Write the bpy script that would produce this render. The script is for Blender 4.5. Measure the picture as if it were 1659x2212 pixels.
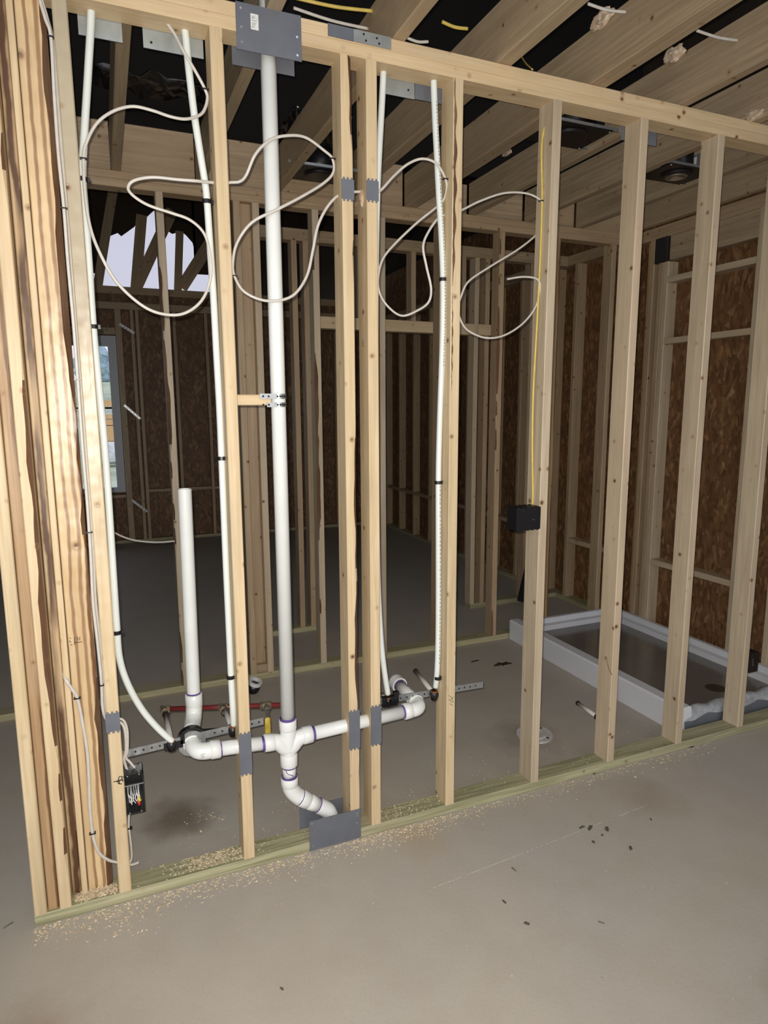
import bpy, bmesh, math, random
from mathutils import Vector, Matrix, Euler, noise as mnoise

for o in list(bpy.data.objects): bpy.data.objects.remove(o, do_unlink=True)
SC = bpy.context.scene
COL = SC.collection
PI = math.pi

# ------------------------------------------------------------------ camera
CAM_LOC = Vector((-1.1886, -2.1068, 1.6057))
CAM_ROT = Euler((math.radians(80.8757), math.radians(0.2517), math.radians(-22.9316)), 'XYZ')
FPX, IW, IH = 1416.2, 1659.0, 2212.0
cd = bpy.data.cameras.new('camera'); cam = bpy.data.objects.new('camera', cd); COL.objects.link(cam)
cam.location = CAM_LOC; cam.rotation_euler = CAM_ROT
cd.sensor_fit = 'HORIZONTAL'; cd.sensor_width = 36.0; cd.lens = FPX/IW*36.0
cd.clip_start = 0.02; cd.clip_end = 400
SC.camera = cam

# ------------------------------------------------------------------ light and exposure
W = bpy.data.worlds.new('world'); SC.world = W; W.use_nodes = True
wn = W.node_tree; bg = wn.nodes['Background']
bg.inputs[0].default_value = (0.86, 0.90, 1.0, 1); bg.inputs[1].default_value = 1.25
# the telephone's own flash, beside its lens
fl = bpy.data.lights.new('phone_flash', 'SPOT'); flo = bpy.data.objects.new('phone_flash', fl); COL.objects.link(flo)
R3 = CAM_ROT.to_matrix()
flo.location = CAM_LOC + R3 @ Vector((-0.012, 0.018, 0.0)); flo.rotation_euler = CAM_ROT
fl.energy = 205; fl.color = (1.0, 0.95, 0.865); fl.shadow_soft_size = 0.004
fl.spot_size = math.radians(130); fl.spot_blend = 0.75
SC.view_settings.view_transform = 'Standard'; SC.view_settings.look = 'None'
SC.view_settings.gamma = 1.0; SC.view_settings.use_curve_mapping = False
SC.view_settings.exposure = 0.0

def at(px, py, ax, val):
    """the point of the plane ax = val seen at pixel (px, py) of the photograph"""
    d = R3 @ Vector(((px-IW/2)/FPX, -(py-IH/2)/FPX, -1.0)); i = 'xyz'.index(ax)
    return CAM_LOC + d*((val-CAM_LOC[i])/d[i])

# ------------------------------------------------------------------ materials
def newmat(name):
    m = bpy.data.materials.new(name); m.use_nodes = True
    nt = m.node_tree; return m, nt, nt.nodes['Principled BSDF']
def N(nt, t, **k):
    n = nt.nodes.new(t)
    for a, b in k.items(): setattr(n, a, b)
    return n
def ramp(nt, pts, src=None):
    n = N(nt, 'ShaderNodeValToRGB'); e = n.color_ramp.elements
    while len(e) < len(pts): e.new(0.5)
    for el, (p, c) in zip(e, pts):
        el.position = p; el.color = (c, c, c, 1) if not hasattr(c, '__len__') else (*c, 1)
    if src is not None: nt.links.new(src, n.inputs[0])
    return n
def mix(nt, fac, a, b, mode='MIX'):
    n = N(nt, 'ShaderNodeMix', data_type='RGBA', blend_type=mode)
    for s, v in ((0, fac), (6, a), (7, b)):
        if isinstance(v, bpy.types.NodeSocket): nt.links.new(v, n.inputs[s])
        elif s == 0: n.inputs[0].default_value = v
        else: n.inputs[s].default_value = (*v, 1)
    return n.outputs[2]
def math_(nt, op, a, b=None):
    n = N(nt, 'ShaderNodeMath', operation=op)
    for i, v in enumerate((a, b)):
        if v is None: continue
        if isinstance(v, bpy.types.NodeSocket): nt.links.new(v, n.inputs[i])
        else: n.inputs[i].default_value = v
    return n.outputs[0]
def noise(nt, vec, scale, detail=3, rough=.5, dist=0):
    n = N(nt, 'ShaderNodeTexNoise'); n.inputs['Scale'].default_value = scale
    n.inputs['Detail'].default_value = detail; n.inputs['Roughness'].default_value = rough; n.inputs['Distortion'].default_value = dist
    if vec is not None: nt.links.new(vec, n.inputs['Vector'])
    return n.outputs['Fac']
def mapping(nt, vec, scale=(1, 1, 1)):
    n = N(nt, 'ShaderNodeMapping'); n.inputs['Scale'].default_value = scale; nt.links.new(vec, n.inputs['Vector']); return n.outputs[0]

def wood(name, light, dark, knots=1.0, rough=.5, streak=None, grime=0.25, spec=.45, bumpy=.3, topgrey=False, wavy=1.0, kscale=13.5):
    m, nt, b = newmat(name)
    tc = N(nt, 'ShaderNodeTexCoord').outputs['Object']; oi = N(nt, 'ShaderNodeObjectInfo')
    off = N(nt, 'ShaderNodeVectorMath', operation='SCALE'); off.inputs[0].default_value = (7.3, 5.1, 31.7)
    nt.links.new(oi.outputs['Random'], off.inputs['Scale'])
    add = N(nt, 'ShaderNodeVectorMath', operation='ADD'); nt.links.new(tc, add.inputs[0]); nt.links.new(off.outputs[0], add.inputs[1])
    v = add.outputs[0]
    g1 = noise(nt, mapping(nt, v, (1, 1, .035)), 75, 4, .6, .6)
    g2 = noise(nt, mapping(nt, v, (1, 1, .10)), 14, 3, .5, .3)
    g3 = noise(nt, v, 2.2, 3)
    c = mix(nt, ramp(nt, [(.34, 0), (.68, 1)], g1).outputs[0], light, dark)
    c = mix(nt, math_(nt, 'MULTIPLY', ramp(nt, [(.45, 0), (.75, 1)], g2).outputs[0], .45), c, tuple(x*.62 for x in dark))
    c = mix(nt, math_(nt, 'MULTIPLY', ramp(nt, [(.5, 0), (.7, 1)], g3).outputs[0], grime), c, (.32, .25, .17))
    if topgrey:     # greyer toward the top of this stick
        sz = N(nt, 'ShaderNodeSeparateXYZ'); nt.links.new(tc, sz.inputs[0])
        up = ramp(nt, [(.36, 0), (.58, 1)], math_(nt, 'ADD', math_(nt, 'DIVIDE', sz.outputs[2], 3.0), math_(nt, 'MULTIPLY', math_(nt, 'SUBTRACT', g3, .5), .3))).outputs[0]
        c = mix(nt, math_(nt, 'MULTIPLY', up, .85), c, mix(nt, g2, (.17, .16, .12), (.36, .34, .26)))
    # tone from piece to piece
    c = mix(nt, math_(nt, 'MULTIPLY', oi.outputs['Random'], .35), c, (light[0]*1.0, light[1]*.88, light[2]*.78))
    vo = N(nt, 'ShaderNodeTexVoronoi', feature='F1'); vo.inputs['Scale'].default_value = kscale
    wob = noise(nt, v, 30, 2)
    nt.links.new(v, vo.inputs['Vector'])
    d = math_(nt, 'ADD', vo.outputs['Distance'], math_(nt, 'MULTIPLY', wob, .09))
    kh = ramp(nt, [(.165, 1), (.23, 0)], d).outputs[0]
    kc = ramp(nt, [(.105, 1), (.15, 0)], d).outputs[0]
    gate = ramp(nt, [(.44, .12), (.52, 1)], noise(nt, v, 5.5, 2)).outputs[0]
    kh = math_(nt, 'MULTIPLY', kh, gate); kc = math_(nt, 'MULTIPLY', kc, gate)
    c = mix(nt, math_(nt, 'MULTIPLY', kh, .55*knots), c, (.30, .16, .07))
    c = mix(nt, math_(nt, 'MULTIPLY', kc, .9*knots), c, (.085, .04, .018))
    if streak:
        sx = N(nt, 'ShaderNodeSeparateXYZ'); nt.links.new(tc, sx.inputs[0])
        for (pos, wd, col, axis, amt) in streak:
            w = noise(nt, mapping(nt, v, (.5, .5, .25)), 9, 4, .65)
            q = math_(nt, 'ABSOLUTE', math_(nt, 'ADD', math_(nt, 'SUBTRACT', sx.outputs[axis], pos), math_(nt, 'MULTIPLY', math_(nt, 'SUBTRACT', w, .5), wd*4.5)))
            mk = ramp(nt, [(.45, 1), (1.25, 0)], math_(nt, 'DIVIDE', q, wd)).outputs[0]
            pat = ramp(nt, [(.36, 0), (.46, 1)], noise(nt, mapping(nt, v, (.7, .7, .12)), 10, 3)).outputs[0]
            c = mix(nt, math_(nt, 'MULTIPLY', math_(nt, 'MULTIPLY', mk, amt), pat), c, col)
    nt.links.new(c, b.inputs['Base Color'])
    b.inputs['Roughness'].default_value = rough; b.inputs['Specular IOR Level'].default_value = spec
    bm = N(nt, 'ShaderNodeBump'); bm.inputs['Strength'].default_value = bumpy; bm.inputs['Distance'].default_value = .003
    hh = math_(nt, 'ADD', math_(nt, 'MULTIPLY', g1, .5), math_(nt, 'MULTIPLY', noise(nt, mapping(nt, v, (1, 1, .3)), 22, 3), 1.3))
    hh = math_(nt, 'ADD', hh, math_(nt, 'MULTIPLY', noise(nt, mapping(nt, v, (1, 1, .7)), 11, 2), 3.0*wavy))
    hh = math_(nt, 'SUBTRACT', hh, math_(nt, 'MULTIPLY', kc, .7))
    nt.links.new(hh, bm.inputs['Height']); nt.links.new(bm.outputs[0], b.inputs['Normal'])
    return m

def plain(name, col, rough=.5, metal=0, spec=.5, var=0.0, vscale=8, bump=0.0, bscale=60):
    m, nt, b = newmat(name)
    b.inputs['Roughness'].default_value = rough; b.inputs['Metallic'].default_value = metal; b.inputs['Specular IOR Level'].default_value = spec
    tc = N(nt, 'ShaderNodeTexCoord').outputs['Object']
    c = mix(nt, ramp(nt, [(.35, 0), (.65, 1)], noise(nt, tc, vscale, 4)).outputs[0], col, tuple(x*(1-max(var, .03)) for x in col))
    nt.links.new(c, b.inputs['Base Color'])
    if bump:
        bm = N(nt, 'ShaderNodeBump'); bm.inputs['Strength'].default_value = bump; bm.inputs['Distance'].default_value = .002
        nt.links.new(noise(nt, tc, bscale, 3), bm.inputs['Height']); nt.links.new(bm.outputs[0], b.inputs['Normal'])
    return m

M = {}
M['fresh'] = wood('spruce', (.64, .51, .325), (.50, .37, .205), knots=1.0)
M['pale'] = wood('pale_spruce', (.53, .44, .315), (.42, .335, .225), knots=1.0)
M['greytop'] = wood('grey_topped_spruce', (.64, .52, .335), (.50, .38, .22), grime=.3, bumpy=.6, rough=.38, spec=.5, wavy=1.8, topgrey=True)
M['brown'] = wood('brown_stained_spruce', (.46, .31, .165), (.30, .18, .085), grime=.5, bumpy=.45, streak=[(.012, .006, (.12, .055, .02), 0, .9)])
M['post'] = wood('streaky_spruce', (.66, .49, .28), (.54, .37, .19), knots=1.0, grime=.3, rough=.38, spec=.5, bumpy=.6, wavy=2.0, kscale=9,
                 streak=[(-.013, .006, (.22, .11, .045), 0, .85), (.013, .007, (.25, .13, .055), 0, .85), (.033, .008, (.15, .065, .025), 0, 1.0)])
M['mottled'] = wood('mottled_brown_spruce', (.56, .42, .25), (.42, .27, .13), grime=.6, wavy=2, streak=[(.0, .012, (.09, .042, .018), 0, 1.0)])
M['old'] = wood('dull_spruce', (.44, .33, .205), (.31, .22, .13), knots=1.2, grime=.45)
M['wane_stud'] = wood('stained_stud', (.58, .43, .26), (.45, .32, .18), streak=[(-.012, .007, (.16, .05, .02), 0, .95)])
M['bark'] = wood('bark', (.17, .085, .04), (.07, .032, .016), knots=.6, rough=.75, bumpy=.9)
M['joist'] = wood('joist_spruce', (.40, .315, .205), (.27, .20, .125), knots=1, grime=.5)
M['treated'] = wood('treated_pine', (.46, .43, .27), (.20, .20, .10), knots=.5, grime=.2, rough=.6)
M['shading_black'] = plain('dark_shading', (.02, .018, .016), .8, var=.4)
M['pvc'] = plain('white_pvc', (.71, .72, .69), .28, var=.04, vscale=14)
M['primer'] = plain('purple_primer', (.13, .075, .30), .4, var=.5, vscale=40)
M['pex'] = plain('white_pex', (.69, .72, .68), .35, var=.05)
M['pexdull'] = plain('dull_pex', (.62, .60, .54), .4, var=.06)
M['nm'] = plain('cable_sheath', (.56, .52, .46), .42, var=.10, vscale=40)
M['yellow'] = plain('yellow_sheath', (.62, .46, .10), .45, var=.15, vscale=40)
M['black'] = plain('black_plastic', (.007, .007, .008), .35, var=.1)
M['steel'] = plain('grey_steel_plate', (.155, .165, .19), .55, metal=.35, var=.10, vscale=20)
M['zinc'] = plain('zinc_plate', (.40, .43, .42), .45, metal=.6, var=.18, vscale=18)
M['stubgrey'] = plain('dull_metal_tube', (.50, .48, .45), .4, var=.1)
M['galv'] = plain('galvanised_strap', (.40, .41, .41), .35, metal=.7, var=.2, vscale=60)
M['hole'] = plain('hole_dark', (.012, .011, .010), .9)
M['brass'] = plain('brass', (.50, .42, .30), .3, metal=.8, var=.1)
M['copper'] = plain('copper_ring', (.50, .19, .07), .3, metal=.8, var=.2)
M['red'] = plain('red_pex', (.16, .022, .022), .35, var=.1)
M['handle'] = plain('yellow_handle', (.60, .45, .06), .45, var=.3, vscale=90)
M['chrome'] = plain('bright_metal', (.75, .75, .74), .22, metal=1)
M['acrylic'] = plain('shower_acrylic', (.66, .67, .70), .32, var=.04)
M['panfloor'] = plain('shower_floor', (.17, .155, .14), .16, spec=.7, var=.12)
M['film'] = plain('crumpled_film', (.38, .40, .42), .3, var=.35, vscale=30, bump=.8, bscale=35)
M['window'] = plain('window_vinyl', (.50, .53, .58), .45)
M['paper'] = plain('white_paper', (.72, .72, .70), .6, var=.2, vscale=90)
M['ink'] = plain('black_ink', (.02, .016, .014), .7)
M['greyink'] = plain('grey_ink', (.16, .15, .15), .7)
M['scrap'] = wood('pale_splinters', (.60, .49, .37), (.45, .33, .23), knots=0, bumpy=.9)
M['shaving'] = plain('wood_shaving', (.74, .60, .40), .6, var=.35, vscale=50)
M['roll'] = plain('black_wrap', (.014, .016, .022), .42, var=.2)
M['rubber'] = plain('red_wire_nut', (.35, .02, .02), .4)
M['damp'] = plain('damp_concrete', (.045, .032, .020), .35, var=.3, vscale=20)
M['mud'] = plain('dried_mud', (.10, .085, .065), .8, var=.3)
M['foam'] = plain('ceramic_flange', (.60, .58, .56), .5, var=.25, vscale=30)
M['cloth'] = plain('white_wrap', (.75, .77, .80), .6)
M['crate'] = wood('outdoor_lumber', (.90, .58, .30), (.80, .46, .20), knots=0)
M['leaf'] = plain('hazed_needles', (.46, .60, .72), .8, var=.3, vscale=3)  # blue distance haze put into the foliage colour
M['trunk'] = plain('pine_trunk', (.12, .09, .07), .8, var=.3)

# concrete slab
def concrete():
    m, nt, b = newmat('concrete')
    tc = N(nt, 'ShaderNodeTexCoord').outputs['Object']
    big = ramp(nt, [(.35, 0), (.68, 1)], noise(nt, tc, 1.1, 4, .55, .4)).outputs[0]
    mid = ramp(nt, [(.40, 0), (.72, 1)], noise(nt, tc, 5.0, 5, .6)).outputs[0]
    fine = noise(nt, tc, 140, 2, .6)
    c = mix(nt, big, (.43, .385, .32), (.405, .375, .335))
    c = mix(nt, math_(nt, 'MULTIPLY', mid, .35), c, (.345, .295, .235))
    c = mix(nt, math_(nt, 'MULTIPLY', ramp(nt, [(.35, 1), (.5, 0)], fine).outputs[0], .10), c, (.20, .18, .155))
    # pale and dark specks trodden in
    for sc, th, col, am in ((26, .055, (.62, .55, .42), .8), (17, .045, (.10, .085, .06), .75), (9, .03, (.07, .05, .035), .8)):
        vo = N(nt, 'ShaderNodeTexVoronoi', feature='F1'); vo.inputs['Scale'].default_value = sc; nt.links.new(tc, vo.inputs['Vector'])
        dd = math_(nt, 'ADD', vo.outputs['Distance'], math_(nt, 'MULTIPLY', noise(nt, tc, sc*4, 2), th*1.2))
        few = ramp(nt, [(.52, 0), (.56, 1)], noise(nt, tc, 2.3+sc*.1, 2)).outputs[0]
        mk = math_(nt, 'MULTIPLY', ramp(nt, [(th, 1), (th*1.35, 0)], dd).outputs[0], few)
        c = mix(nt, math_(nt, 'MULTIPLY', mk, am), c, col)
    # soft old stains with a place of their own: (x, y, radius, colour, amount)
    for (x, y, r, col, am) in ((-1.02, .40, .17, (.12, .09, .06), .75), (-.84, -.85, .10, (.25, .17, .09), .45), (.55, -1.10, .16, (.25, .20, .14), .45),
                               (-1.45, -.42, .16, (.25, .15, .08), .4), (.78, -.22, .18, (.27, .20, .13), .4), (.60, .40, .22, (.19, .155, .12), .5), (-.2, -.1, .14, (.38, .29, .17), .4)):
        dv = N(nt, 'ShaderNodeVectorMath', operation='DISTANCE'); nt.links.new(tc, dv.inputs[0]); dv.inputs[1].default_value = (x, y, 0)
        dd = math_(nt, 'ADD', dv.outputs['Value'], math_(nt, 'MULTIPLY', math_(nt, 'SUBTRACT', noise(nt, tc, 7, 3), .5), r*1.1))
        c = mix(nt, math_(nt, 'MULTIPLY', ramp(nt, [(.25, 1), (1.0, 0)], math_(nt, 'DIVIDE', dd, r)).outputs[0], am), c, col)
    nt.links.new(c, b.inputs['Base Color'])
    b.inputs['Roughness'].default_value = .62; b.inputs['Specular IOR Level'].default_value = .35
    bm = N(nt, 'ShaderNodeBump'); bm.inputs['Strength'].default_value = .18; bm.inputs['Distance'].default_value = .003
    nt.links.new(noise(nt, tc, 55, 4), bm.inputs['Height']); nt.links.new(bm.outputs[0], b.inputs['Normal'])
    return m
M['concrete'] = concrete()

def osb():
    m, nt, b = newmat('oriented_strand_board')
    tc = N(nt, 'ShaderNodeTexCoord').outputs['Object']
    cols = None
    for i, (sc, st) in enumerate(((46, (1, 1.0, .30)), (60, (1, .9, .42)))):
        vo = N(nt, 'ShaderNodeTexVoronoi', feature='F1'); vo.inputs['Scale'].default_value = sc
        dn = N(nt, 'ShaderNodeTexNoise'); dn.inputs['Scale'].default_value = 5; nt.links.new(tc, dn.inputs['Vector'])
        ad = N(nt, 'ShaderNodeVectorMath', operation='MULTIPLY_ADD'); nt.links.new(dn.outputs['Color'], ad.inputs[0]); ad.inputs[1].default_value = (.12,)*3; nt.links.new(tc, ad.inputs[2])
        nt.links.new(mapping(nt, ad.outputs[0], st), vo.inputs['Vector'])
        sp = N(nt, 'ShaderNodeSeparateColor'); nt.links.new(vo.outputs['Color'], sp.inputs[0])
        rc = ramp(nt, [(0, (.075, .035, .013)), (.40, (.14, .066, .024)), (.85, (.20, .10, .04)), (1, (.36, .21, .10))], sp.outputs[0]).outputs[0]
        cols = rc if cols is None else mix(nt, .5, cols, rc)
    nt.links.new(cols, b.inputs['Base Color']); b.inputs['Roughness'].default_value = .6
    return m
M['osb'] = osb()
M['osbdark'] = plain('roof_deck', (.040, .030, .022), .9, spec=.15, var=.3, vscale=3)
M['attic_dark'] = plain('attic_darkness', (.012, .011, .010), .9, spec=.1)
M['blackfilm'] = plain('black_film', (.008, .008, .009), .22, spec=.8, bump=.9, bscale=9)

def wrapmat():
    m, nt, b = newmat('house_wrap')
    tr = N(nt, 'ShaderNodeBsdfTranslucent'); tr.inputs[0].default_value = (.96, .93, 1.0, 1)
    mx = N(nt, 'ShaderNodeMixShader'); mx.inputs[0].default_value = .92
    b.inputs['Base Color'].default_value = (.6, .58, .62, 1)
    out = nt.nodes['Material Output']
    nt.links.new(b.outputs[0], mx.inputs[1]); nt.links.new(tr.outputs[0], mx.inputs[2]); nt.links.new(mx.outputs[0], out.inputs[0])
    return m
M['wrap'] = wrapmat()
def glassmat():
    m, nt, b = newmat('window_glass')
    b.inputs['Transmission Weight'].default_value = 1; b.inputs['Roughness'].default_value = 0; b.inputs['IOR'].default_value = 1.02
    return m
M['glass'] = glassmat()
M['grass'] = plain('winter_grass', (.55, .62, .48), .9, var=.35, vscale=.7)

# ------------------------------------------------------------------ mesh helpers
class MB:
    """one mesh of several shapes"""
    def __init__(s): s.v = []; s.f = []; s.mi = []; s.sm = []
    def add(s, vs, fs, mi=0, smooth=False, mis=None):
        o = len(s.v); s.v += [tuple(x) for x in vs]; s.f += [tuple(o+i for i in f) for f in fs]
        s.mi += mis if mis else [mi]*len(fs); s.sm += [smooth]*len(fs); return s
    def box(s, x0, x1, y0, y1, z0, z1, mi=0):
        vs = [(x, y, z) for z in (z0, z1) for y in (y0, y1) for x in (x0, x1)]
        return s.add(vs, [(0, 2, 3, 1), (4, 5, 7, 6), (0, 1, 5, 4), (2, 6, 7, 3), (0, 4, 6, 2), (1, 3, 7, 5)], mi)
    def tube(s, pts, r, n=12, mi=0, caps=True, flat=1.0, rr=None):
        pts = [Vector(p) for p in pts]; vs = []; fs = []
        ref = Vector((0, 0, 1)); up = None
        for i, p in enumerate(pts):
            t = (pts[min(i+1, len(pts)-1)]-pts[max(i-1, 0)]).normalized()
            if up is None:
                up = t.orthogonal().normalized() if abs(t.y) > .9 else t.cross(Vector((0, 1, 0))).normalized()
            up = (up - t*up.dot(t)).normalized(); sd = t.cross(up)
            ra = rr[i] if rr else r
            for k in range(n):
                a = 2*PI*k/n; vs.append(p+up*math.cos(a)*ra+sd*math.sin(a)*ra*flat)
        for i in range(len(pts)-1):
            for k in range(n):
                a = i*n+k; b = i*n+(k+1) % n; fs.append((a, a+n, b+n, b))
        s.add(vs, fs, mi, True)
        if caps:
            o = len(s.v)-len(vs); s.f.append(tuple(range(o, o+n))); s.mi.append(mi); s.sm.append(False)
            e = o+(len(pts)-1)*n; s.f.append(tuple(range(e+n-1, e-1, -1))); s.mi.append(mi); s.sm.append(False)
        return s
    def ring(s, c, d, r0, r1, h, n=24, mi=0):
        """hollow collar round axis d"""
        c = Vector(c); d = Vector(d).normalized(); u = d.orthogonal().normalized(); w = d.cross(u); vs = []; fs = []
        for (rad, off) in ((r0, 0), (r1, 0), (r1, h), (r0, h)):
            for k in range(n):
                a = 2*PI*k/n; vs.append(c+d*off+(u*math.cos(a)+w*math.sin(a))*rad)
        for j in range(4):
            for k in range(n):
                fs.append((j*n+k, j*n+(k+1) % n, ((j+1) % 4)*n+(k+1) % n, ((j+1) % 4)*n+k))
        return s.add(vs, fs, mi, False)
    def build(s, name, mats, parent=None, loc=(0, 0, 0), rot=None):
        me = bpy.data.meshes.new(name); me.from_pydata([Vector(v)-Vector(loc) for v in s.v] if rot is None else s.v, [], s.f)
        for m in (mats if isinstance(mats, (list, tuple)) else [mats]): me.materials.append(m)
        me.polygons.foreach_set('material_index', s.mi); me.polygons.foreach_set('use_smooth', s.sm); me.update()
        o = bpy.data.objects.new(name, me); COL.objects.link(o); o.location = loc
        if rot is not None: o.rotation_euler = rot
        if parent is not None:
            o.parent = parent; o.location = Vector(loc)-parent.location
        return o

def tag(o, label=None, cat=None, group=None, kind=None):
    if label: o['label'] = label
    if cat: o['category'] = cat
    if group: o['group'] = group
    if kind: o['kind'] = kind
    return o
def thing(name, label, cat, loc=(0, 0, 0), group=None):
    o = bpy.data.objects.new(name, None); COL.objects.link(o); o.location = loc; o.empty_display_size = .05
    return tag(o, label, cat, group)

def smooth_path(pts, step=6):
    P = [Vector(p) for p in pts]; out = []
    for i in range(len(P)-1):
        a, b, c, d = P[max(i-1, 0)], P[i], P[i+1], P[min(i+2, len(P)-1)]
        for k in range(step):
            t = k/step
            out.append(.5*((2*b)+(c-a)*t+(2*a-5*b+4*c-d)*t*t+(3*b-a-3*c+d)*t**3))
    out.append(P[-1]); return out

_seed = [0]
def lum(name, label, x, y, z, mat='pale', cat='wall stud', wane=None, group=None, parent=None, bow=.0016, axis=None, kind=None):
    """a piece of sawn lumber filling the box x, y, z; its grain follows its own long axis"""
    _seed[0] += 1; rnd = random.Random(_seed[0]*17+3)
    (x0, x1), (y0, y1), (z0, z1) = x, y, z
    dims = (x1-x0, y1-y0, z1-z0); ax = axis if axis is not None else dims.index(max(dims)); L = dims[ax]
    if ax == 2: u, v = dims[0], dims[1]; loc = ((x0+x1)/2, (y0+y1)/2, z0); rot = (0, 0, 0)
    elif ax == 0: u, v = dims[2], dims[1]; loc = (x0, (y0+y1)/2, (z0+z1)/2); rot = (0, PI/2, 0)
    else: u, v = dims[0], dims[2]; loc = ((x0+x1)/2, y0, (z0+z1)/2); rot = (-PI/2, 0, 0)
    n = max(2, int(L/.045) if wane else int(L/.16)); b = MB(); vs = []; fs = []; mis = []
    ph = [rnd.uniform(0, 6.28) for _ in range(8)]
    for i in range(n+1):
        l = L*i/n; t = i/n
        bx = bow*math.sin(PI*t)*math.sin(ph[0])*2 if L > 1 and ax == 2 else 0; by = bow*math.sin(PI*t)*math.sin(ph[1])*.6 if L > 1 and ax == 2 else 0
        for ci, (sx, sy) in enumerate(((-1, -1), (1, -1), (1, 1), (-1, 1))):
            r = min(.0028, u*.12, v*.12)
            if wane and ci in wane:
                w = wane[ci]
                k = max(0, .55+.55*math.sin(l*3.1+ph[2])+.35*math.sin(l*9.7+ph[3])+.2*math.sin(l*31+ph[4])+.10*rnd.uniform(-1, 1))
                r = max(r, min(w*k, .48*min(u, v)))
            cx, cy = sx*u/2+bx, sy*v/2+by
            a = (cx-sx*r, cy); c_ = (cx, cy-sy*r)
            if ci in (0, 2): pr = (c_, a)
            else: pr = (a, c_)
            for q in pr: vs.append((q[0], q[1], l))
    for i in range(n):
        for k in range(8):
            a = i*8+k; c_ = i*8+(k+1) % 8
            fs.append((a, c_, c_+8, a+8)); ci = k//2
            barky = False
            if k % 2 == 0 and wane and ci in wane:
                barky = (Vector(vs[a])-Vector(vs[c_])).length > .008
            mis.append(1 if barky else 0)
    fs.append(tuple(range(7, -1, -1))); mis.append(0); fs.append(tuple(range(n*8, n*8+8))); mis.append(0)
    b.add(vs, fs, mis=mis)
    o = b.build(name, [M[mat], M['bark']], None, loc, rot)
    if parent is not None:
        o.parent = parent; o.location = Vector(loc)-parent.location; return o
    return tag(o, label, cat, group, kind)

# ------------------------------------------------------------------ the setting
T = .038; D = .089; ZS = 2.689; ZP = 2.765          # plate thickness, stud depth, stud top, top of the double plate
fb = MB(); fb.box(-4.2, 2.42, -5.0, 6.35, -.12, 0); tag(fb.build('floor', M['concrete']), kind='structure')
def structure(name, b, mat): return tag(b.build(name, mat), kind='structure')
structure('wall_right', MB().box(2.339, 2.352, -5.0, 6.32, 0, 3.3), M['osb'])
WX0, WX1, WZ0, WZ1 = -1.95, -1.005, .62, 2.42      # window hole of the far wall
b = MB(); b.box(-4.2, WX0, 6.289, 6.302, 0, 2.9); b.box(WX1, 2.35, 6.289, 6.302, 0, 2.9); b.box(WX0, WX1, 6.289, 6.302, 0, WZ0); b.box(WX0, WX1, 6.289, 6.302, WZ1, 2.9)
structure('wall_back', b, M['osb'])
structure('light_blocker_left', MB().box(-2.92, -2.90, -.9, 6.28, 0, 4.74), M['osbdark'])  # added to stop sky light and shade the floor on the left
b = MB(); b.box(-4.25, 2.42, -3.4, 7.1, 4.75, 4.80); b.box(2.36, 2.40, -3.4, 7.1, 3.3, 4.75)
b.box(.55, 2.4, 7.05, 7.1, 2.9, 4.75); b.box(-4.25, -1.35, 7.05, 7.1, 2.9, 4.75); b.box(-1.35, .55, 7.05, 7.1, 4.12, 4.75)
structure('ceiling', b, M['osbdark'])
b = MB(); prof = [(6.4, -.35), (30, -.35), (36, 1.2), (46, 3.3), (60, 3.9), (60, -.6), (6.4, -.6)]
vs = [(-60, y, z) for y, z in prof]+[(60, y, z) for y, z in prof]; n = len(prof)
b.add(vs, [tuple(range(n)), tuple(range(2*n-1, n-1, -1))]+[(k, k+n, (k+1) % n+n, (k+1) % n) for k in range(n)])
structure('ground', b, M['grass'])

# ------------------------------------------------------------------ the near partition
lum('bottom_plate', 'green pressure-treated bottom plate under the near bathroom wall', (-1.491, 2.25), (0, D), (0, T), 'treated', 'wall plate')
lum('top_plate', 'lower board of the double top plate of the near wall', (-1.60, 2.25), (0, D), (ZS, ZS+T), 'fresh', 'wall plate')
lum('top_plate', 'upper board of the near wall\'s double top plate, with a metal splice', (-1.60, 2.25), (0, D), (ZS+T, ZP), 'fresh', 'wall plate')
def stud(label, xr, mat='pale', wane=None, y=0.0, w=T, group=None):
    return lum('wall_stud', label, (xr-w, xr), (y, y+D), (T, ZS), mat, 'wall stud', wane, group)
lum('wall_stud', 'pale outermost stud at the left end of the near wall', (-1.491, -1.455), (0, D), (T, ZS), 'fresh', 'wall stud', bow=.001)
lum('wall_stud', 'brown stained stud set back between the two leftmost pale studs', (-1.453, -1.421), (.012, D), (T, ZS), 'brown', 'wall stud', bow=.001)
lum('wall_stud', 'second pale stud from the left end of the near wall', (-1.419, -1.385), (0, D), (T, ZS), 'fresh', 'wall stud', wane={1: .012}, bow=.001)
lum('wall_stud', 'dark recessed stud beside the wide knotty board of the corner post', (-1.383, -1.358), (.052, D), (T, ZS), 'mottled', 'wall stud', bow=.0005)
lum('wall_stud', 'narrow pale edge-on board tight against the wide knotty board', (-1.356, -1.338), (.040, D), (T, ZS), 'fresh', 'wall stud', bow=.0005)
wide = lum('wall_stud', 'wide flat knotty board with brown streaks and a grade stamp', (-1.336, -1.262), (.046, .084), (T, ZS), 'post', 'wall stud', wane={1: .018}, bow=.0005)
S1 = lum('wall_stud', 'grey-topped stud between the flat board and the black box', (-1.2445, -1.2065), (0, D), (T, ZS), 'greytop', 'wall stud')
S1b = S1
S2 = stud('pale stud between the two left white water pipes and the tall vent pipe', -.7986, 'fresh')
S3 = stud('left stud of the close pair right of the tall vent pipe', -.4011, 'fresh', {1: .010})
S4 = stud('right stud of the close pair right of the tall vent pipe', -.316, 'fresh')
S5 = stud('stud with a dark bark streak at the top, beside the printed water pipe', 0.0, 'fresh')
S6 = stud('stud carrying the black box and the yellow cable', .406, 'pale')
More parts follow.
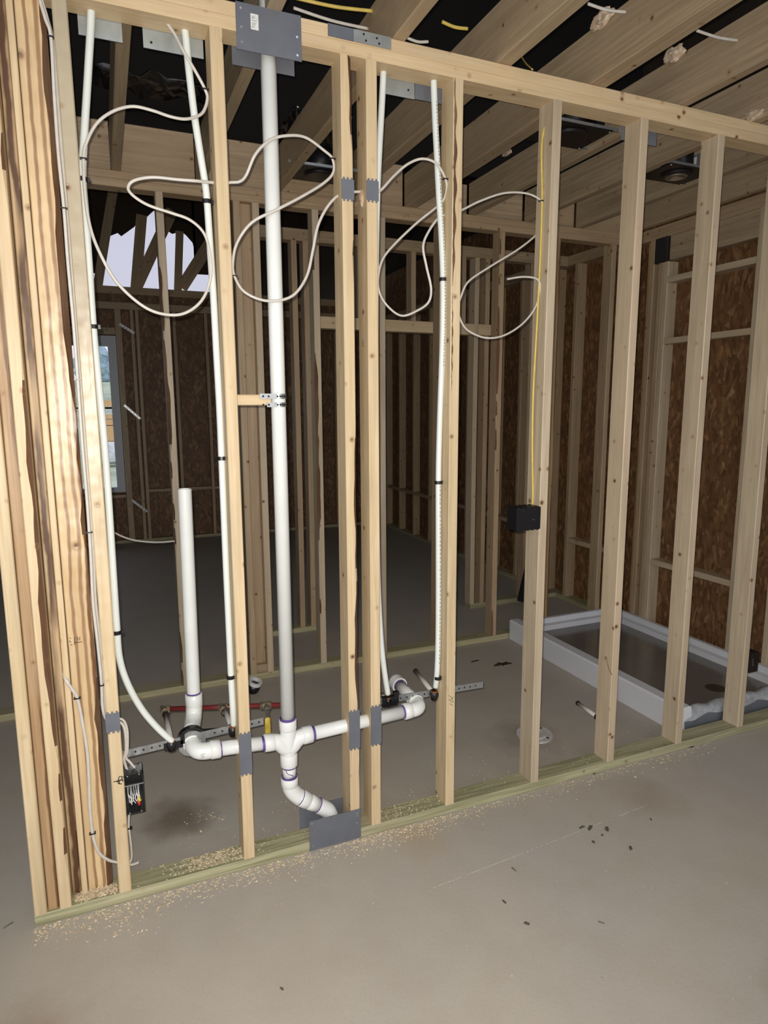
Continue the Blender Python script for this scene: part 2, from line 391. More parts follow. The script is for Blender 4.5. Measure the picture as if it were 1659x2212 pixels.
S7 = stud('stud just right of the round toilet flange', .8126, 'pale')
S8 = stud('stud standing at the near corner of the shower pan', 1.219, 'pale')
S9 = stud('rightmost full-height stud of the near wall, in front of the shower pan', 1.6256, 'pale')
lum('wall_stud', 'stud at the far right end of the near wall, at the frame edge', (1.994, 2.032), (0, D), (T, ZS), 'pale')
# dark wane at the head of S5 and down S3: strips of bark left on the corner, parts of their studs
def bark_strip(par, x0, x1, y, z0, z1, seed):
    rnd = random.Random(seed); n = 40; vs = []; b = MB()
    for i in range(n+1):
        z = z0+(z1-z0)*i/n; t = math.sin(PI*i/n)**.4
        a = x0+rnd.uniform(0, .002); c = x0+(x1-x0)*t*(.75+.25*math.sin(i*.9+seed))
        vs += [(a, y-.0012, z), (max(c, a+.001), y-.0012, z), (a, y+.001, z), (max(c, a+.001), y+.001, z)]
    fs = []
    for i in range(n):
        o = i*4; fs += [(o, o+1, o+5, o+4), (o+2, o+6, o+7, o+3), (o+1, o+3, o+7, o+5), (o, o+4, o+6, o+2)]
    b.add(vs, fs); o = b.build('bark_strip', M['bark'], par, par.location); o['label'] = 'dark brown bark left on the corner'
bark_strip(S5, -.037, -.022, 0, 2.02, ZS, 3)
bark_strip(S5, -.037, -.030, 0, 1.66, 2.0, 5)
bark_strip(S3, -.408+.0015, -.402, 0, 1.6, 2.1, 7) if False else None

# two-piece metal splice on the upper top plate
t = thing('splice_plate', 'grey metal splice nailed on the top plate above the paired studs', 'metal plate', (-.375, 0, 2.746))
MB().box(-.479, -.395, -.003, -.0002, 2.729, 2.764).build('plate', M['steel'], t, t.location)
p2 = MB().box(-.395, -.268, -.0035, -.0002, 2.729, 2.764).build('plate', M['zinc'], t, t.location)
p2['label'] = 'lighter zinc half of the splice'
for (xx, zz) in ((-.362, 2.755), (-.355, 2.738), (-.318, 2.752), (-.310, 2.738)):
    MB().tube([(xx, -.0045, zz), (xx, -.003, zz)], .0035, 8).build('nail', M['hole'], t, t.location)

# ------------------------------------------------------------------ steel nail plates
def plate(label, x0, x1, z0, z1, y0, y1, mat='steel', screws=(), sticker=None, guard=False, cat='nail plate'):
    cx = (x0+x1)/2; t = thing('nail_plate', label, cat, (cx, y0, (z0+z1)/2))
    b = MB(); b.box(x0, x1, y0, y1, z0, z1)
    if guard:                                            # little spiked tabs at head and foot
        w = (x1-x0)
        for sx in (.18, .5, .82):
            for zz, s in ((z1, 1), (z0, -1)):
                b.box(x0+w*sx-.003, x0+w*sx+.003, y0, y1+.0005, min(zz, zz+s*.006), max(zz, zz+s*.006))
    b.build('plate', M[mat], t, t.location)
    for (sx, sz) in screws:
        MB().tube([(sx, y0-.0016, sz), (sx, y0, sz)], .0035, 8).build('nail', M['chrome'] if mat == 'steel' else M['hole'], t, t.location)
    if sticker:
        s = MB().box(sticker[0], sticker[1], y0-.0006, y0-.0001, sticker[2], sticker[3]).build('sticker', M['paper'], t, t.location)
        s['label'] = 'white printed sticker'
        bb = MB(); rnd = random.Random(4); z = sticker[3]-.006
        while z > sticker[2]+.006:
            w = rnd.uniform(.3, .9)*(sticker[1]-sticker[0])*.8; bb.box(sticker[0]+.003, sticker[0]+.003+w, y0-.0009, y0-.0007, z-.0013, z); z -= rnd.uniform(.003, .007)
        bb.build('sticker_print', M['greyink'], s, t.location).location = (0, 0, 0)
    return t
plate('large grey steel plate with a white sticker, on the top plate at the vent pipe', -.760, -.564, 2.640, 2.766, -.0030, -.0004, screws=((-.745, 2.66), (-.745, 2.70), (-.578, 2.655), (-.578, 2.705), (-.745, 2.75)), sticker=(-.717, -.694, 2.700, 2.742))
plate('grey steel plate hanging behind the large stickered one', -.757, -.562, 2.639, 2.765, .0892, .0915, 'steel', screws=())
plate('large grey steel plate across the bottom plate at the foot of the drain', -.600, -.400, .004, .122, -.0030, -.0004, screws=((-.590, .112), (-.415, .108), (-.415, .098), (-.588, .022), (-.417, .07)))
plate('dark steel plate standing behind the drain foot, on the bathroom side', -.610, -.430, .012, .122, .0892, .0915, 'steel')
plate('pale zinc plate behind the top plate at the leftmost water pipe', -1.183, -1.068, 2.639, 2.765, .0892, .0915, 'zinc')
plate('pale zinc plate behind the top plate at the second water pipe', -1.012, -.842, 2.638, 2.765, .0892, .0915, 'zinc', screws=((-.99, 2.655),))
plate('bright zinc plate behind the top plate at the third water pipe', -.262, -.142, 2.640, 2.765, .0892, .0915, 'zinc', screws=((-.165, 2.665),))
plate('duller zinc plate behind the top plate at the printed water pipe', -.140, -.020, 2.642, 2.765, .0892, .0915, 'steel')
plate('small zinc plate behind the top plate between the toilet and shower studs', .76, .94, 2.640, 2.765, .0892, .0915, 'steel', screws=((.84, 2.75),))
def guard(label, xr, z0, z1, w=.040): plate(label, xr-w, xr+.002, z0, z1, -.0026, -.0003, guard=True)
guard('small steel guard on the stud left of the black box', -1.2065, .602, .662)
guard('tall steel guard over the drain hole in the stud left of the vent pipe', -.7986, .361, .508)
guard('tall steel guard over the drain hole in the left stud of the close pair', -.4011, .368, .513)
guard('tall steel guard over the drain hole in the right stud of the close pair', -.316, .366, .514)
guard('small upper guard on the left stud of the close pair', -.4011, 2.264, 2.324)
guard('small upper guard on the right stud of the close pair', -.316, 2.270, 2.330)

# ------------------------------------------------------------------ drain, waste and vent
YP = .045; RP = .02415; RF = .0300
DR = thing('drain_pipe', 'white plastic vent stack with its cross fitting, bends and side branches in the near wall', 'pipe', (-.656, YP, .40))
def dpart(b, name, mat='pvc', label=None):
    o = b.build(name, M[mat], DR, DR.location)
    if label: o['label'] = label
    return o
XM = -.656
dpart(MB().tube([(XM, YP, .49), (XM, YP, 3.25)], RP, 28), 'stack_pipe')
def hub(c, d, l=.038, r=RF):  # socket of a fitting with a rolled lip
    c = Vector(c); d = Vector(d).normalized(); b = MB()
    b.tube([c-d*l*.5, c-d*l*.48, c+d*l*.40, c+d*l*.42, c+d*l*.5], 0, 28, rr=[r-.0015, r, r, r-.001, r-.0035]); return b
# cross
b = MB(); b.tube([(XM, YP, .335), (XM, YP, .338), (XM, YP, .505), (XM, YP, .508)], 0, 28, rr=[RF-.002, RF-.0015, RF-.0015, RF-.002])
b.tube([(XM, YP, .470), (XM, YP, .473), (XM, YP, .506), (XM, YP, .508)], 0, 28, rr=[RF-.001, RF+.0012, RF+.0012, RF-.001])
b.tube([(XM, YP, .330), (XM, YP, .333), (XM, YP, .372), (XM, YP, .376)], 0, 28, rr=[RF-.001, RF+.0012, RF+.0012, RF-.001])
for s in (-1, 1):
    pts = [(XM, YP, .395), (XM+s*.015, YP, .405), (XM+s*.028, YP, .420), (XM+s*.042, YP, .430), (XM+s*.058, YP, .433)]
    b.tube(smooth_path(pts, 4), RP+.0045, 24)
    b.tube([(XM+s*.052, YP, .433), (XM+s*.054, YP, .433), (XM+s*.086, YP, .4345), (XM+s*.088, YP, .4345)], 0, 28, rr=[RF-.001, RF+.001, RF+.001, RF-.002])
dpart(b, 'cross_fitting')
def primer(c, d, r=RP+.0012, l=.006): 
    c = Vector(c); d = Vector(d).normalized(); dpart(MB().ring(c-d*l/2, d, r-.002, r, l, 28), 'primer_ring', 'primer', 'purple primer ring')
primer((XM, YP, .512), (0, 0, 1), RP+.004, .008); primer((XM-.092, YP, .4346), (1, 0, 0), RP+.0015, .009); primer((XM+.092, YP, .4346), (1, 0, 0), RP+.0015, .010)
primer((XM, YP, .327), (0, 0, 1), RP+.0018, .006); primer((XM, YP, .289), (0, 0, 1), RP+.0045, .007)
# drip of primer down the lower pipe
dpart(MB().tube(smooth_path([(XM-.017, YP-.0178, .325), (XM-.012, YP-.0215, .312), (XM-.002, YP-.0248, .306), (XM+.008, YP-.0236, .300), (XM+.006, YP-.0243, .293), (XM-.004, YP-.0247, .292)], 4), .0012, 6), 'primer_drip', 'primer', 'purple drip')
dpart(MB().tube([(XM, YP, .28), (XM, YP, .34)], RP, 28), 'short_pipe')
# lower bends into the slab
bend = smooth_path([(XM, YP, .285), (XM, YP, .262), (XM+.004, YP, .240), (XM+.016, YP, .218), (XM+.034, YP, .198)], 5)
dpart(MB().tube(bend, RF-.001, 28), 'lower_bend')
dpart(MB().tube([(XM, YP, .252), (XM, YP, .254), (XM, YP, .283), (XM, YP, .286)], 0, 28, rr=[RF-.001, RF+.0012, RF+.0012, RF-.002]), 'bend_socket')
e0 = Vector((XM+.034, YP, .198)); dd = Vector((.80, .02, -.60)).normalized()
dpart(MB().tube([e0-dd*.004, e0, e0+dd*.040, e0+dd*.042], 0, 28, rr=[RF-.002, RF+.001, RF+.001, RF-.002]), 'coupling')
primer(e0+dd*.001, dd, RF+.0018, .003)
dpart(MB().tube([e0+dd*.03, e0+dd*.085], RF-.0016, 28), 'coupling')
primer(e0+dd*.085, dd, RF-.0003, .003)
e1 = e0+dd*.086
dpart(MB().tube(smooth_path([e1, e1+dd*.028, e1+dd*.05+Vector((.004, 0, -.010)), Vector((e1.x+.062, YP, .045)), Vector((e1.x+.066, YP, .002))], 5), RF-.001, 28), 'foot_bend')
# left branch: through the stud, elbow into the room, up the standpipe
ZL = .444
dpart(MB().tube([(XM-.07, YP, .434), (-.905, YP, .448)], RP, 28), 'branch_pipe')
primer((-.893, YP, .4475), (1, 0, 0), RP+.0015, .004)
dpart(MB().tube([(-.895, YP, .448), (-.897, YP, .448), (-.927, YP, .4495), (-.929, YP, .4495)], 0, 28, rr=[RF-.002, RF+.001, RF+.001, RF-.002]), 'elbow_socket')
dpart(MB().tube(smooth_path([(-.925, YP, .4495), (-.945, YP, .450), (-.966, YP+.008, .452), (-.978, YP+.030, .456), (-.982, YP+.060, .460)], 5), RP+.004, 28), 'elbow')
dpart(MB().ring((-.982, YP+.048, .459), (-.1, 1, .1), RP+.003, RF+.003, .014, 28), 'elbow_socket')
dpart(MB().tube([(-.982, .09, .459), (-.974, .20, .468)], RP, 28), 'branch_pipe')
dpart(MB().tube(smooth_path([(-.975, .175, .466), (-.966, .215, .472), (-.957, .245, .490), (-.953, .256, .52), (-.952, .258, .535)], 5), RP+.005, 28), 'elbow')
dpart(MB().ring((-.972, .150, .464), (0, 1, 0), RP+.001, RF+.003, .016, 28), 'elbow_socket')
dpart(MB().tube([(-.952, .258, .520), (-.952, .258, .523), (-.952, .258, .568), (-.952, .258, .570)], 0, 28, rr=[RF-.001, RF+.001, RF+.001, RF-.002]), 'socket')
primer((-.952, .258, .573), (0, 0, 1), RP+.0015, .005)
b = MB(); b.tube([(-.952, .258, .55), (-.946, .258, 1.325)], RP, 28, caps=False); b.ring((-.946, .258, 1.318), (0, 0, 1), RP-.004, RP+.0001, .0075, 28)
b.tube([(-.946, .258, 1.30), (-.946, .258, 1.301)], RP-.001, 28)
dpart(b, 'standpipe')
# right branch
dpart(MB().tube([(XM+.07, YP, .434), (-.205, YP, .4475)], RP, 28), 'branch_pipe')
dpart(MB().tube([(-.203, YP, .4475), (-.201, YP, .4475), (-.172, YP, .4485), (-.170, YP, .4485)], 0, 28, rr=[RF-.002, RF+.001, RF+.001, RF-.002]), 'elbow_socket')
primer((-.206, YP, .4474), (1, 0, 0), RP+.0015, .006)
dpart(MB().tube(smooth_path([(-.172, YP, .4485), (-.152, YP, .449), (-.134, YP+.012, .450), (-.126, YP+.034, .451), (-.127, YP+.052, .452)], 5), RP+.004, 28), 'elbow')
dpart(MB().ring((-.127, YP+.042, .451), (0, 1, .03), RP+.002, RF+.002, .012, 28), 'elbow_socket')
dpart(MB().tube([(-.127, .09, .452), (-.127, .27, .459)], RP, 28), 'branch_pipe')
dpart(MB().ring((-.127, .245, .459), (0, 1, .03), RP-.001, RF+.003, .040, 28), 'trap_adapter')
primer((-.127, .241, .459), (0, 1, .03), RP+.003, .007)
print_b = MB()
for k in range(3): print_b.tube([(-.119-.006*k, .14+.045*k, .4765+.001*k), (-.119-.006*k, .165+.045*k, .4775+.001*k)], .0012, 5)
dpart(print_b, 'pipe_print', 'greyink')
b = MB()
for k, (zz, w) in enumerate(((.458, .018), (.452, .024), (.4465, .022))):
    pts = []
    for j in range(5):
        a = -.45+.22*j; pts.append((-.940-.010*j*.6, YP-(RP+.0046)*math.cos(.5-.08*j), zz-.0012*j))
    b.tube(pts, .0006, 4)
dpart(b, 'fitting_print', 'greyink')
# holes' torn edges are left to the studs

# ------------------------------------------------------------------ water pipes
def water(label, pts, r=.0108, clips=(), mat='pex', dashes=None):
    path = smooth_path(pts, 8); t = thing('water_pipe', label, 'pipe', path[-1])
    MB().tube(path, r, 16).build('tube', M[mat], t, t.location)
    for (cp, d) in clips:
        cp = Vector(cp); c = MB().ring(cp-Vector(d)*.006, d, r-.001, r+.0035, .012, 16)
        c.box(cp.x+r*.4, cp.x+r*.4+.016, cp.y-.004, cp.y+.006, cp.z-.006, cp.z+.006); c.build('pipe_clip', M['black'], t, t.location)
    if dashes:
        b = MB(); rnd = random.Random(8)
        for (z0, z1, step) in dashes:
            z = z0
            while z < z1:
                # centre of the tube at this height
                q = min(path, key=lambda p: abs(p.z-z)); w = step*rnd.uniform(.35, .7)
                b.tube([(q.x+.002, q.y-r-.0002, z), (q.x+.002, q.y-r-.0002, z+w)], .0012, 4); z += step
        b.build('pipe_print', M['greyink'], t, t.location)
    return t
def ATY(y, *pp): return [at(px, py, 'y', y) for px, py in pp]
w1 = ATY(.060, (197, 20), (190, 160), (182, 290), (178, 380), (185, 470), (192, 570), (201, 705), (212, 820), (222, 920), (231, 1030), (239, 1150), (246, 1260), (252, 1350))
w1 = [Vector((w1[0].x-.004, w1[0].y, 2.745))]+w1+[at(258, 1420, 'y', .065), at(275, 1475, 'y', .072), at(305, 1530, 'y', .080), at(340, 1572, 'y', .086), at(372, 1601, 'y', .090)]
water('leftmost white water pipe, curving away at its foot to the strap', w1, clips=[(at(201, 706, 'y', .060), (0, 0, 1)), (at(252, 1366, 'y', .060), (0, 0, 1)), (at(178, 388, 'y', .06), (0, 0, 1))])
w2 = ATY(.060, (400, 70), (408, 150), (420, 250), (434, 340), (446, 420), (453, 520), (461, 640), (468, 770), (474, 880), (479, 1000), (484, 1120), (489, 1240), (494, 1350), (499, 1460), (503, 1530))
w2 = [Vector((w2[0].x-.01, w2[0].y, 2.745))]+w2+[at(505, 1566, 'y', .075)]
water('white water pipe close left of the stud before the vent pipe', w2, clips=[(at(447, 436, 'y', .06), (0, 0, 1)), (at(479, 990, 'y', .06), (0, 0, 1)), (at(498, 1462, 'y', .06), (0, 0, 1))])
w3 = ATY(.060, (828, 157), (824, 240), (819, 330), (815, 420)) + ATY(.067, (812, 560), (811, 800), (813, 1050), (816, 1250)) + ATY(.070, (822, 1370), (829, 1440), (838, 1500))
w3 = [Vector((w3[0].x, w3[0].y, 2.745))]+w3
water('white water pipe half hidden behind the close pair of studs', w3)
w4 = ATY(.050, (937, 178), (940, 260), (944, 340), (948, 420), (953, 500), (957, 600), (957, 700), (953, 820), (949, 940), (947, 1040), (947, 1160), (947, 1300), (946, 1400), (944, 1452))+[at(941, 1484, 'y', .066)]
w4 = [Vector((w4[0].x, w4[0].y, 2.745))]+w4
water('white water pipe with rows of tiny print beside the bark-streaked stud', w4, clips=[(at(957, 604, 'y', .05), (0, 0, 1)), (at(947, 1042, 'y', .05), (0, 0, 1)), (at(946, 1464, 'y', .05), (0, 0, 1))],
      dashes=[(.62, 1.32, .016), (1.75, 2.62, .011)])

def strap(label, x0, z0, x1, z1, y, skip=(), parent_name='perforated_strap'):
    t = thing(parent_name, label, 'metal strap', ((x0+x1)/2, y, (z0+z1)/2)); b = MB(); L = x1-x0; n = 1; h = .0135
    vs = [(x0, y-.0015, z0-h), (x1, y-.0015, z1-h), (x1, y-.0015, z1+h), (x0, y-.0015, z0+h)]; vs += [(a, y+.0015, c) for a, _, c in vs]
    b.add(vs, [(0, 1, 2, 3), (7, 6, 5, 4), (0, 4, 5, 1), (1, 5, 6, 2), (2, 6, 7, 3), (3, 7, 4, 0)])
    b.build('strap', M['galv'], t, t.location)
    hb = MB(); k = int(L/.026)
    for i in range(k):
        xx = x0+.014+i*.026; zz = z0+(z1-z0)*(xx-x0)/L
        if any(a < xx < c for a, c in skip): continue
        hb.tube([(xx, y-.0022, zz), (xx, y-.0014, zz)], .0036, 8)
    hb.build('punched_holes', M['hole'], t, t.location); return t
sl = strap('perforated metal strap carrying the left drain elbow and two water stubs', -1.205, .470, -.733, .4945, .0935, skip=((-1.08, -.93),))
b = MB(); b.ring((-.982, .090, .462), (0, 1, 0), RF+.0005, RF+.016, .004, 28); o = b.build('strap_ring', M['galv'], sl, sl.location)
b = MB(); b.ring((-.982, .096, .470), (0, 1, 0), RF+.004, RF+.018, .022, 28)
b.add([(-.955, .100, .500), (-.890, .100, .492), (-.890, .100, .482), (-.955, .100, .474), (-.955, .112, .500), (-.890, .112, .492), (-.890, .112, .482), (-.955, .112, .474)], [(0, 1, 2, 3), (7, 6, 5, 4), (0, 4, 5, 1), (1, 5, 6, 2), (2, 6, 7, 3), (3, 7, 4, 0)])
b.box(-1.075, -1.012, .086, .100, .458, .484); b.box(-1.020, -1.006, .086, .100, .470, .505)
b.build('drain_bracket', M['black'], sl, sl.location)
sr = strap('perforated metal strap carrying the right drain stub and two water stubs', -.285, .484, .180, .472, .0935)
b = MB(); b.box(-.272, -.212, .080, .100, .462, .500); b.box(-.225, -.205, .082, .098, .470, .515); b.build('drain_bracket', M['black'], sr, sr.location)
def stub(label, c, end, matp='pexdull', capm='black', r=.0095, cap=True):
    c = Vector(c); end = Vector(end); t = thing('stub_out', label, 'pipe stub', c); d = (end-c).normalized()
    b = MB(); b.tube([c-d*.012, c-d*.010, c+d*.016, c+d*.018], 0, 14, rr=[.010, .0165, .0165, .012]); b.tube([c+Vector((0, 0, -.022)), c+Vector((0, 0, .012))], .0135, 12)
    b.build('elbow_fitting', M['black'], t, t.location)
    MB().ring(c+Vector((0, -.001, .010)), (0, 0, 1), .009, .0135, .006, 16).build('crimp_ring', M['copper'], t, t.location)
    MB().tube([c, end], r, 16).build('stub_pipe', M[matp], t, t.location)
    if cap: MB().tube([end-d*.002, end+d*.006], r+.002, 16).build('end_cap', M[capm], t, t.location)
    return t
stub('water stub below the leftmost pipe, joined to the red manifold', (-1.050, .094, .474), (-1.050, .345, .482), 'stubgrey', cap=False)
stub('water stub below the second pipe, joined to the red manifold', (-.842, .094, .484), (-.842, .285, .485), 'stubgrey', cap=False)
stub('capped-off white stub on the right strap, left of the printed pipe foot', (-.053, .078, .478), (-.034, .285, .490))
stub('short water stub behind the close pair of studs', (-.248, .092, .482), (-.248, .150, .482), cap=False)
stub('white toilet supply stub poking out behind the stud right of the flange', (.800, .094, .20), (.812, .252, .20))
# red manifold with valve
def red_at(px, z=.482): return at(px, 1524, 'z', z)
A_ = Vector((-1.050, .358, .483)); B_ = Vector((-.630, .222, .480))
t = thing('manifold_pipe', 'dark red test pipe with brass fittings and a yellow lever valve', 'pipe', A_)
b = MB(); b.tube([A_, B_], .0092, 14); b.build('red_tube', M['red'], t, t.location)
for c in (A_, A_.lerp(B_, .485)):
    b = MB(); b.tube([c+Vector((-.014, .004, 0)), c+Vector((.020, -.006, 0))], .0135, 14); b.tube([c, c+Vector((0, -.045, -.001))], .0125, 14); b.ring(c+Vector((0, -.030, 0)), (0, 1, 0), .011, .0145, .005, 16)
    b.build('tee_fitting', M['brass'], t, t.location)
    b = MB(); b.ring(c+Vector((0, -.052, 0)), (0, 1, 0), .010, .0130, .004, 16); b.build('crimp_ring', M['black'], t, t.location)
V_ = A_.lerp(B_, .855)
b = MB(); b.tube([V_+Vector((-.020, .0065, 0)), V_+Vector((.020, -.0065, 0))], .0150, 14); b.tube([V_, V_+Vector((-.002, -.028, .004))], .0095, 12); v = b.build('valve_body', M['brass'], t, t.location)
b = MB(); b.tube([V_+Vector((-.002, -.030, .004)), V_+Vector((-.002, -.034, .004))], .014, 12); b.box(V_.x-.009, V_.x+.005, V_.y-.036, V_.y-.033, V_.z-.040, V_.z+.004); b.build('lever', M['chrome'], v, t.location).location = (0, 0, 0)
b = MB(); c = V_+Vector((-.003, -.036, -.070)); b.tube([c+Vector((0, 0, .038)), c+Vector((0, 0, .034)), c+Vector((0, 0, -.040)), c+Vector((0, 0, -.046))], 0, 12, rr=[.004, .0105, .0125, .006], flat=.45); h = b.build('lever_grip', M['handle'], v, t.location); h.location = (0, 0, 0); h['label'] = 'yellow lever grip'

# ------------------------------------------------------------------ wood block holding the vent pipe
t = thing('blocking', 'short wood block with a perforated strap holding the tall vent pipe', 'wood block', (-.74, .03, 1.625))
lum('block', None, (-.798, -.684), (.028, .066), (1.612, 1.646), 'fresh', parent=t)
b = MB(); b.ring((XM, YP, 1.632), (0, 0, 1), RP+.0004, RP+.0022, .017, 28); b.ring((XM, YP, 1.606), (0, 0, 1), RP+.0004, RP+.0022, .015, 28)
b.box(-.722, XM-.012, YP-RP-.003, YP-RP-.001, 1.632, 1.649); b.box(-.700, XM-.012, YP-RP-.003, YP-RP-.001, 1.606, 1.621)
pst = b.build('pipe_strap', M['galv'], t, t.location)
b = MB()
for k in range(7):
    a = -2.6+.33*k; 
    for zz in (1.6405, 1.6135):
        if k < 2: p = Vector((-.712+.018*k, YP-RP-.0034, zz)); q = p+Vector((0, .001, 0))
        else: p = Vector((XM+math.sin(-.9+.30*k)*(RP+.0032), YP-math.cos(-.9+.30*k)*(RP+.0032), zz)); q = p.lerp(Vector((XM, YP, zz)), .05)
        b.tube([p, q], .0034, 8)
b.build('strap_holes', M['hole'], pst, t.location).location = (0, 0, 0)

# ------------------------------------------------------------------ electrical cables
def cable(label, pts, mat='nm', r=.0047, cat='cable', ties=(), flat=.8, step=7):
    path = smooth_path(pts, step); t = thing('electric_cable', label, cat, path[0])
    MB().tube(path, r, 8, flat=flat).build('sheath', M[mat], t, t.location)
    for p in ties:
        q = min(path, key=lambda a: (a-p).length)
        MB().box(q.x-.010, q.x+.010, q.y-.006, q.y+.007, q.z-.0018, q.z+.0018).build('staple', M['black'], t, t.location)
    return t
def C3(*q): return [at(px, py, 'y', y) for px, py, y in q]
loop1 = C3((361, 50, .045), (378, 75, .04), (395, 108, .025), (420, 150, .03), (443, 193, .045), (448, 215, .05), (438, 243, .045), (418, 254, .03), (395, 257, .02), (365, 251, .02), (330, 239, .03), (290, 230, .035), (255, 236, .035), (225, 252, .035), (205, 272, .035), (190, 300, .035), (181, 330, .035), (181, 380, .035), (186, 440, .035), (196, 495, .035), (215, 545, .03), (250, 607, .03), (300, 655, .03), (345, 677, .03), (395, 678, .03), (435, 650, .035), (455, 600, .035), (453, 545, .03), (440, 503, .03), (410, 475, .03), (370, 460, .03), (320, 443, .03), (287, 422, .03), (277, 405, .035), (290, 390, .035), (330, 383, .035), (385, 388, .03), (425, 391, .03), (455, 394, .045), (478, 395, .045),
            (500, 394, .045), (518, 392, .040), (532, 378, .035), (552, 333, .016), (583, 303, .012), (620, 293, .014), (660, 297, .03), (700, 325, .045), (718, 343, .05), (720, 372, .05), (700, 395, .04), (655, 423, .02), (600, 452, .010), (545, 480, .02), (512, 525, .035), (503, 570, .04), (508, 600, .035), (530, 632, .02), (578, 650, .012), (630, 640, .012), (662, 598, .025), (676, 540, .03), (686, 490, .035), (705, 450, .04), (728, 424, .045), (750, 416, .045), (775, 414, .045), (805, 413, .045),
            (822, 411, .045), (850, 381, .045), (880, 355, .045), (912, 343, .040), (942, 353, .030), (961, 383, .035), (965, 408, .045), (958, 432, .060), (940, 450, .070), (900, 482, .068), (850, 530, .065), (826, 562, .060), (817, 600, .058), (820, 632, .058), (838, 662, .055), (868, 682, .055), (903, 670, .055), (926, 652, .055), (931, 622, .055), (921, 575, .055), (914, 532, .055), (926, 500, .058), (948, 470, .064), (970, 462, .055), (990, 457, .045),
            (1005, 450, .045), (1040, 433, .045), (1090, 417, .045), (1138, 418, .045), (1170, 434, .045), (1180, 455, .075), (1172, 482, .095), (1158, 507, .095), (1120, 538, .075), (1060, 575, .06), (1012, 608, .055), (996, 640, .055), (990, 665, .055), (995, 692, .05), (1012, 715, .05), (1050, 730, .05), (1090, 724, .05), (1130, 698, .05), (1157, 662, .05), (1166, 622, .045), (1160, 603, .045), (1130, 598, .05), (1096, 603, .055))
cable('long white cable snaking in big loops through the near studs', loop1, ties=C3((443, 193, .045), (718, 343, .05), (181, 345, .035), (503, 597, .035), (962, 385, .035), (1170, 434, .045)))
cA = C3((80, -20, .01), (98, 40, .01), (110, 80, .012), (117, 200, .012), (126, 330, .012), (138, 450, .012), (147, 570, .012), (158, 690, .012), (168, 820, .012), (178, 960, .012), (188, 1080, .012), (196, 1200, .012), (201, 1300, .012), (211, 1390, .012), (219, 1470, .014), (222, 1530, .022), (232, 1556, .035), (250, 1560, .045), (262, 1562, .05), (270, 1580, .045), (272, 1620, .04), (268, 1640, .040), (275, 1665, .04))
cable('white cable running down the gap left of the grey-topped stud into the box', cA, ties=C3((110, 78, .012), (138, 444, .012), (168, 826, .012), (193, 1146, .012), (217, 1478, .014)))
cA2 = C3((84, -20, .03), (102, 40, .03), (114, 90, .03), (124, 200, .03), (134, 330, .03), (146, 450, .03), (155, 570, .03), (165, 690, .03), (175, 820, .03), (185, 960, .03), (194, 1080, .03), (202, 1200, .03), (207, 1300, .03), (217, 1390, .03), (224, 1470, .03), (227, 1530, .035), (238, 1550, .05), (256, 1552, .055), (268, 1558, .05), (275, 1580, .045), (275, 1620, .042), (272, 1636, .042), (282, 1648, .04), (297, 1665, .04))
cable('second white cable beside it in the same gap, also ending in the black box', cA2)
cC = [at(134, 1446, 'y', .080)]+C3((142, 1468, .035), (155, 1488, .030), (167, 1508, .030), (178, 1560, .030), (188, 1620, .030), (192, 1680, .030), (194, 1740, .030), (200, 1800, .030), (213, 1840, .032), (235, 1858, .040), (262, 1864, .045), (283, 1868, .050), (299, 1863, .06))
cable('white cable from the knot hole in the flat board down to the floor', cC, r=.0055, ties=C3((167, 1506, .03), (201, 1803, .030)))
cable('thin white cable dropping below the black box to the bottom plate', C3((279, 1752, .035), (278, 1786, .035), (280, 1800, .035), (284, 1835, .04), (284, 1855, .045), (277, 1869, .045)), r=.0036, ties=C3((278, 1788, .035),))
yc = C3((1198, 222, .05), (1188, 300, .055), (1176, 430, .045), (1168, 560, .045), (1160, 700, .045), (1152, 850, .045), (1150, 960, .045), (1156, 1060, .045), (1155, 1096, .045))
for p in yc[1:]: p.x = min(p.x, .3625)
cable('yellow cable stapled down the stud above the black switch box', yc, 'yellow', r=.0045)
cable('white cable sagging across the far room behind the standpipe', [at(x, y, 'y', v) for x, y, v in ((240, 1146, 1.62), (262, 1158, 1.62), (290, 1167, 1.62), (325, 1171, 1.62), (352, 1171, 1.62), (374, 1169, 1.62), (384, 1169, 1.64))], r=.0055)

# ------------------------------------------------------------------ device boxes
def ebox(label, x0, x1, y0, y1, z0, z1, wires=False):
    t = thing('electrical_box', label, 'electrical box', ((x0+x1)/2, (y0+y1)/2, z0)); w = .003; b = MB()
    b.box(x0, x1, y1-w, y1, z0, z1); b.box(x0, x0+w, y0, y1, z0, z1); b.box(x1-w, x1, y0, y1, z0, z1); b.box(x0, x1, y0, y1, z0, z0+w); b.box(x0, x1, y0, y1, z1-w, z1)
    for k in range(4):
        xx = x0+(x1-x0)*(.12+.25*k); b.box(xx, xx+.006, y0+.01, y1-.01, z1, z1+.004)
    b.build('box_shell', M['black'], t, t.location)
    s = MB()
    for sx, sz in ((.2, .03), (.8, .03), (.2, .97), (.8, .97)):
        s.tube([(x0+(x1-x0)*sx, y0-.001, z0+(z1-z0)*sz), (x0+(x1-x0)*sx, y0+.002, z0+(z1-z0)*sz)], .0022, 8)
    s.build('screw', M['zinc'], t, t.location)
    return t
bx = ebox('open black plastic box full of coiled wires beside the second-from-left stud', -1.2065, -1.148, .004, .070, .305, .442, True)
b = MB(); b.box(-1.2065, -1.148, .0015, .004, .405, .4075); b.build('marking_rib', M['zinc'], bx, bx.location)
rnd = random.Random(5)
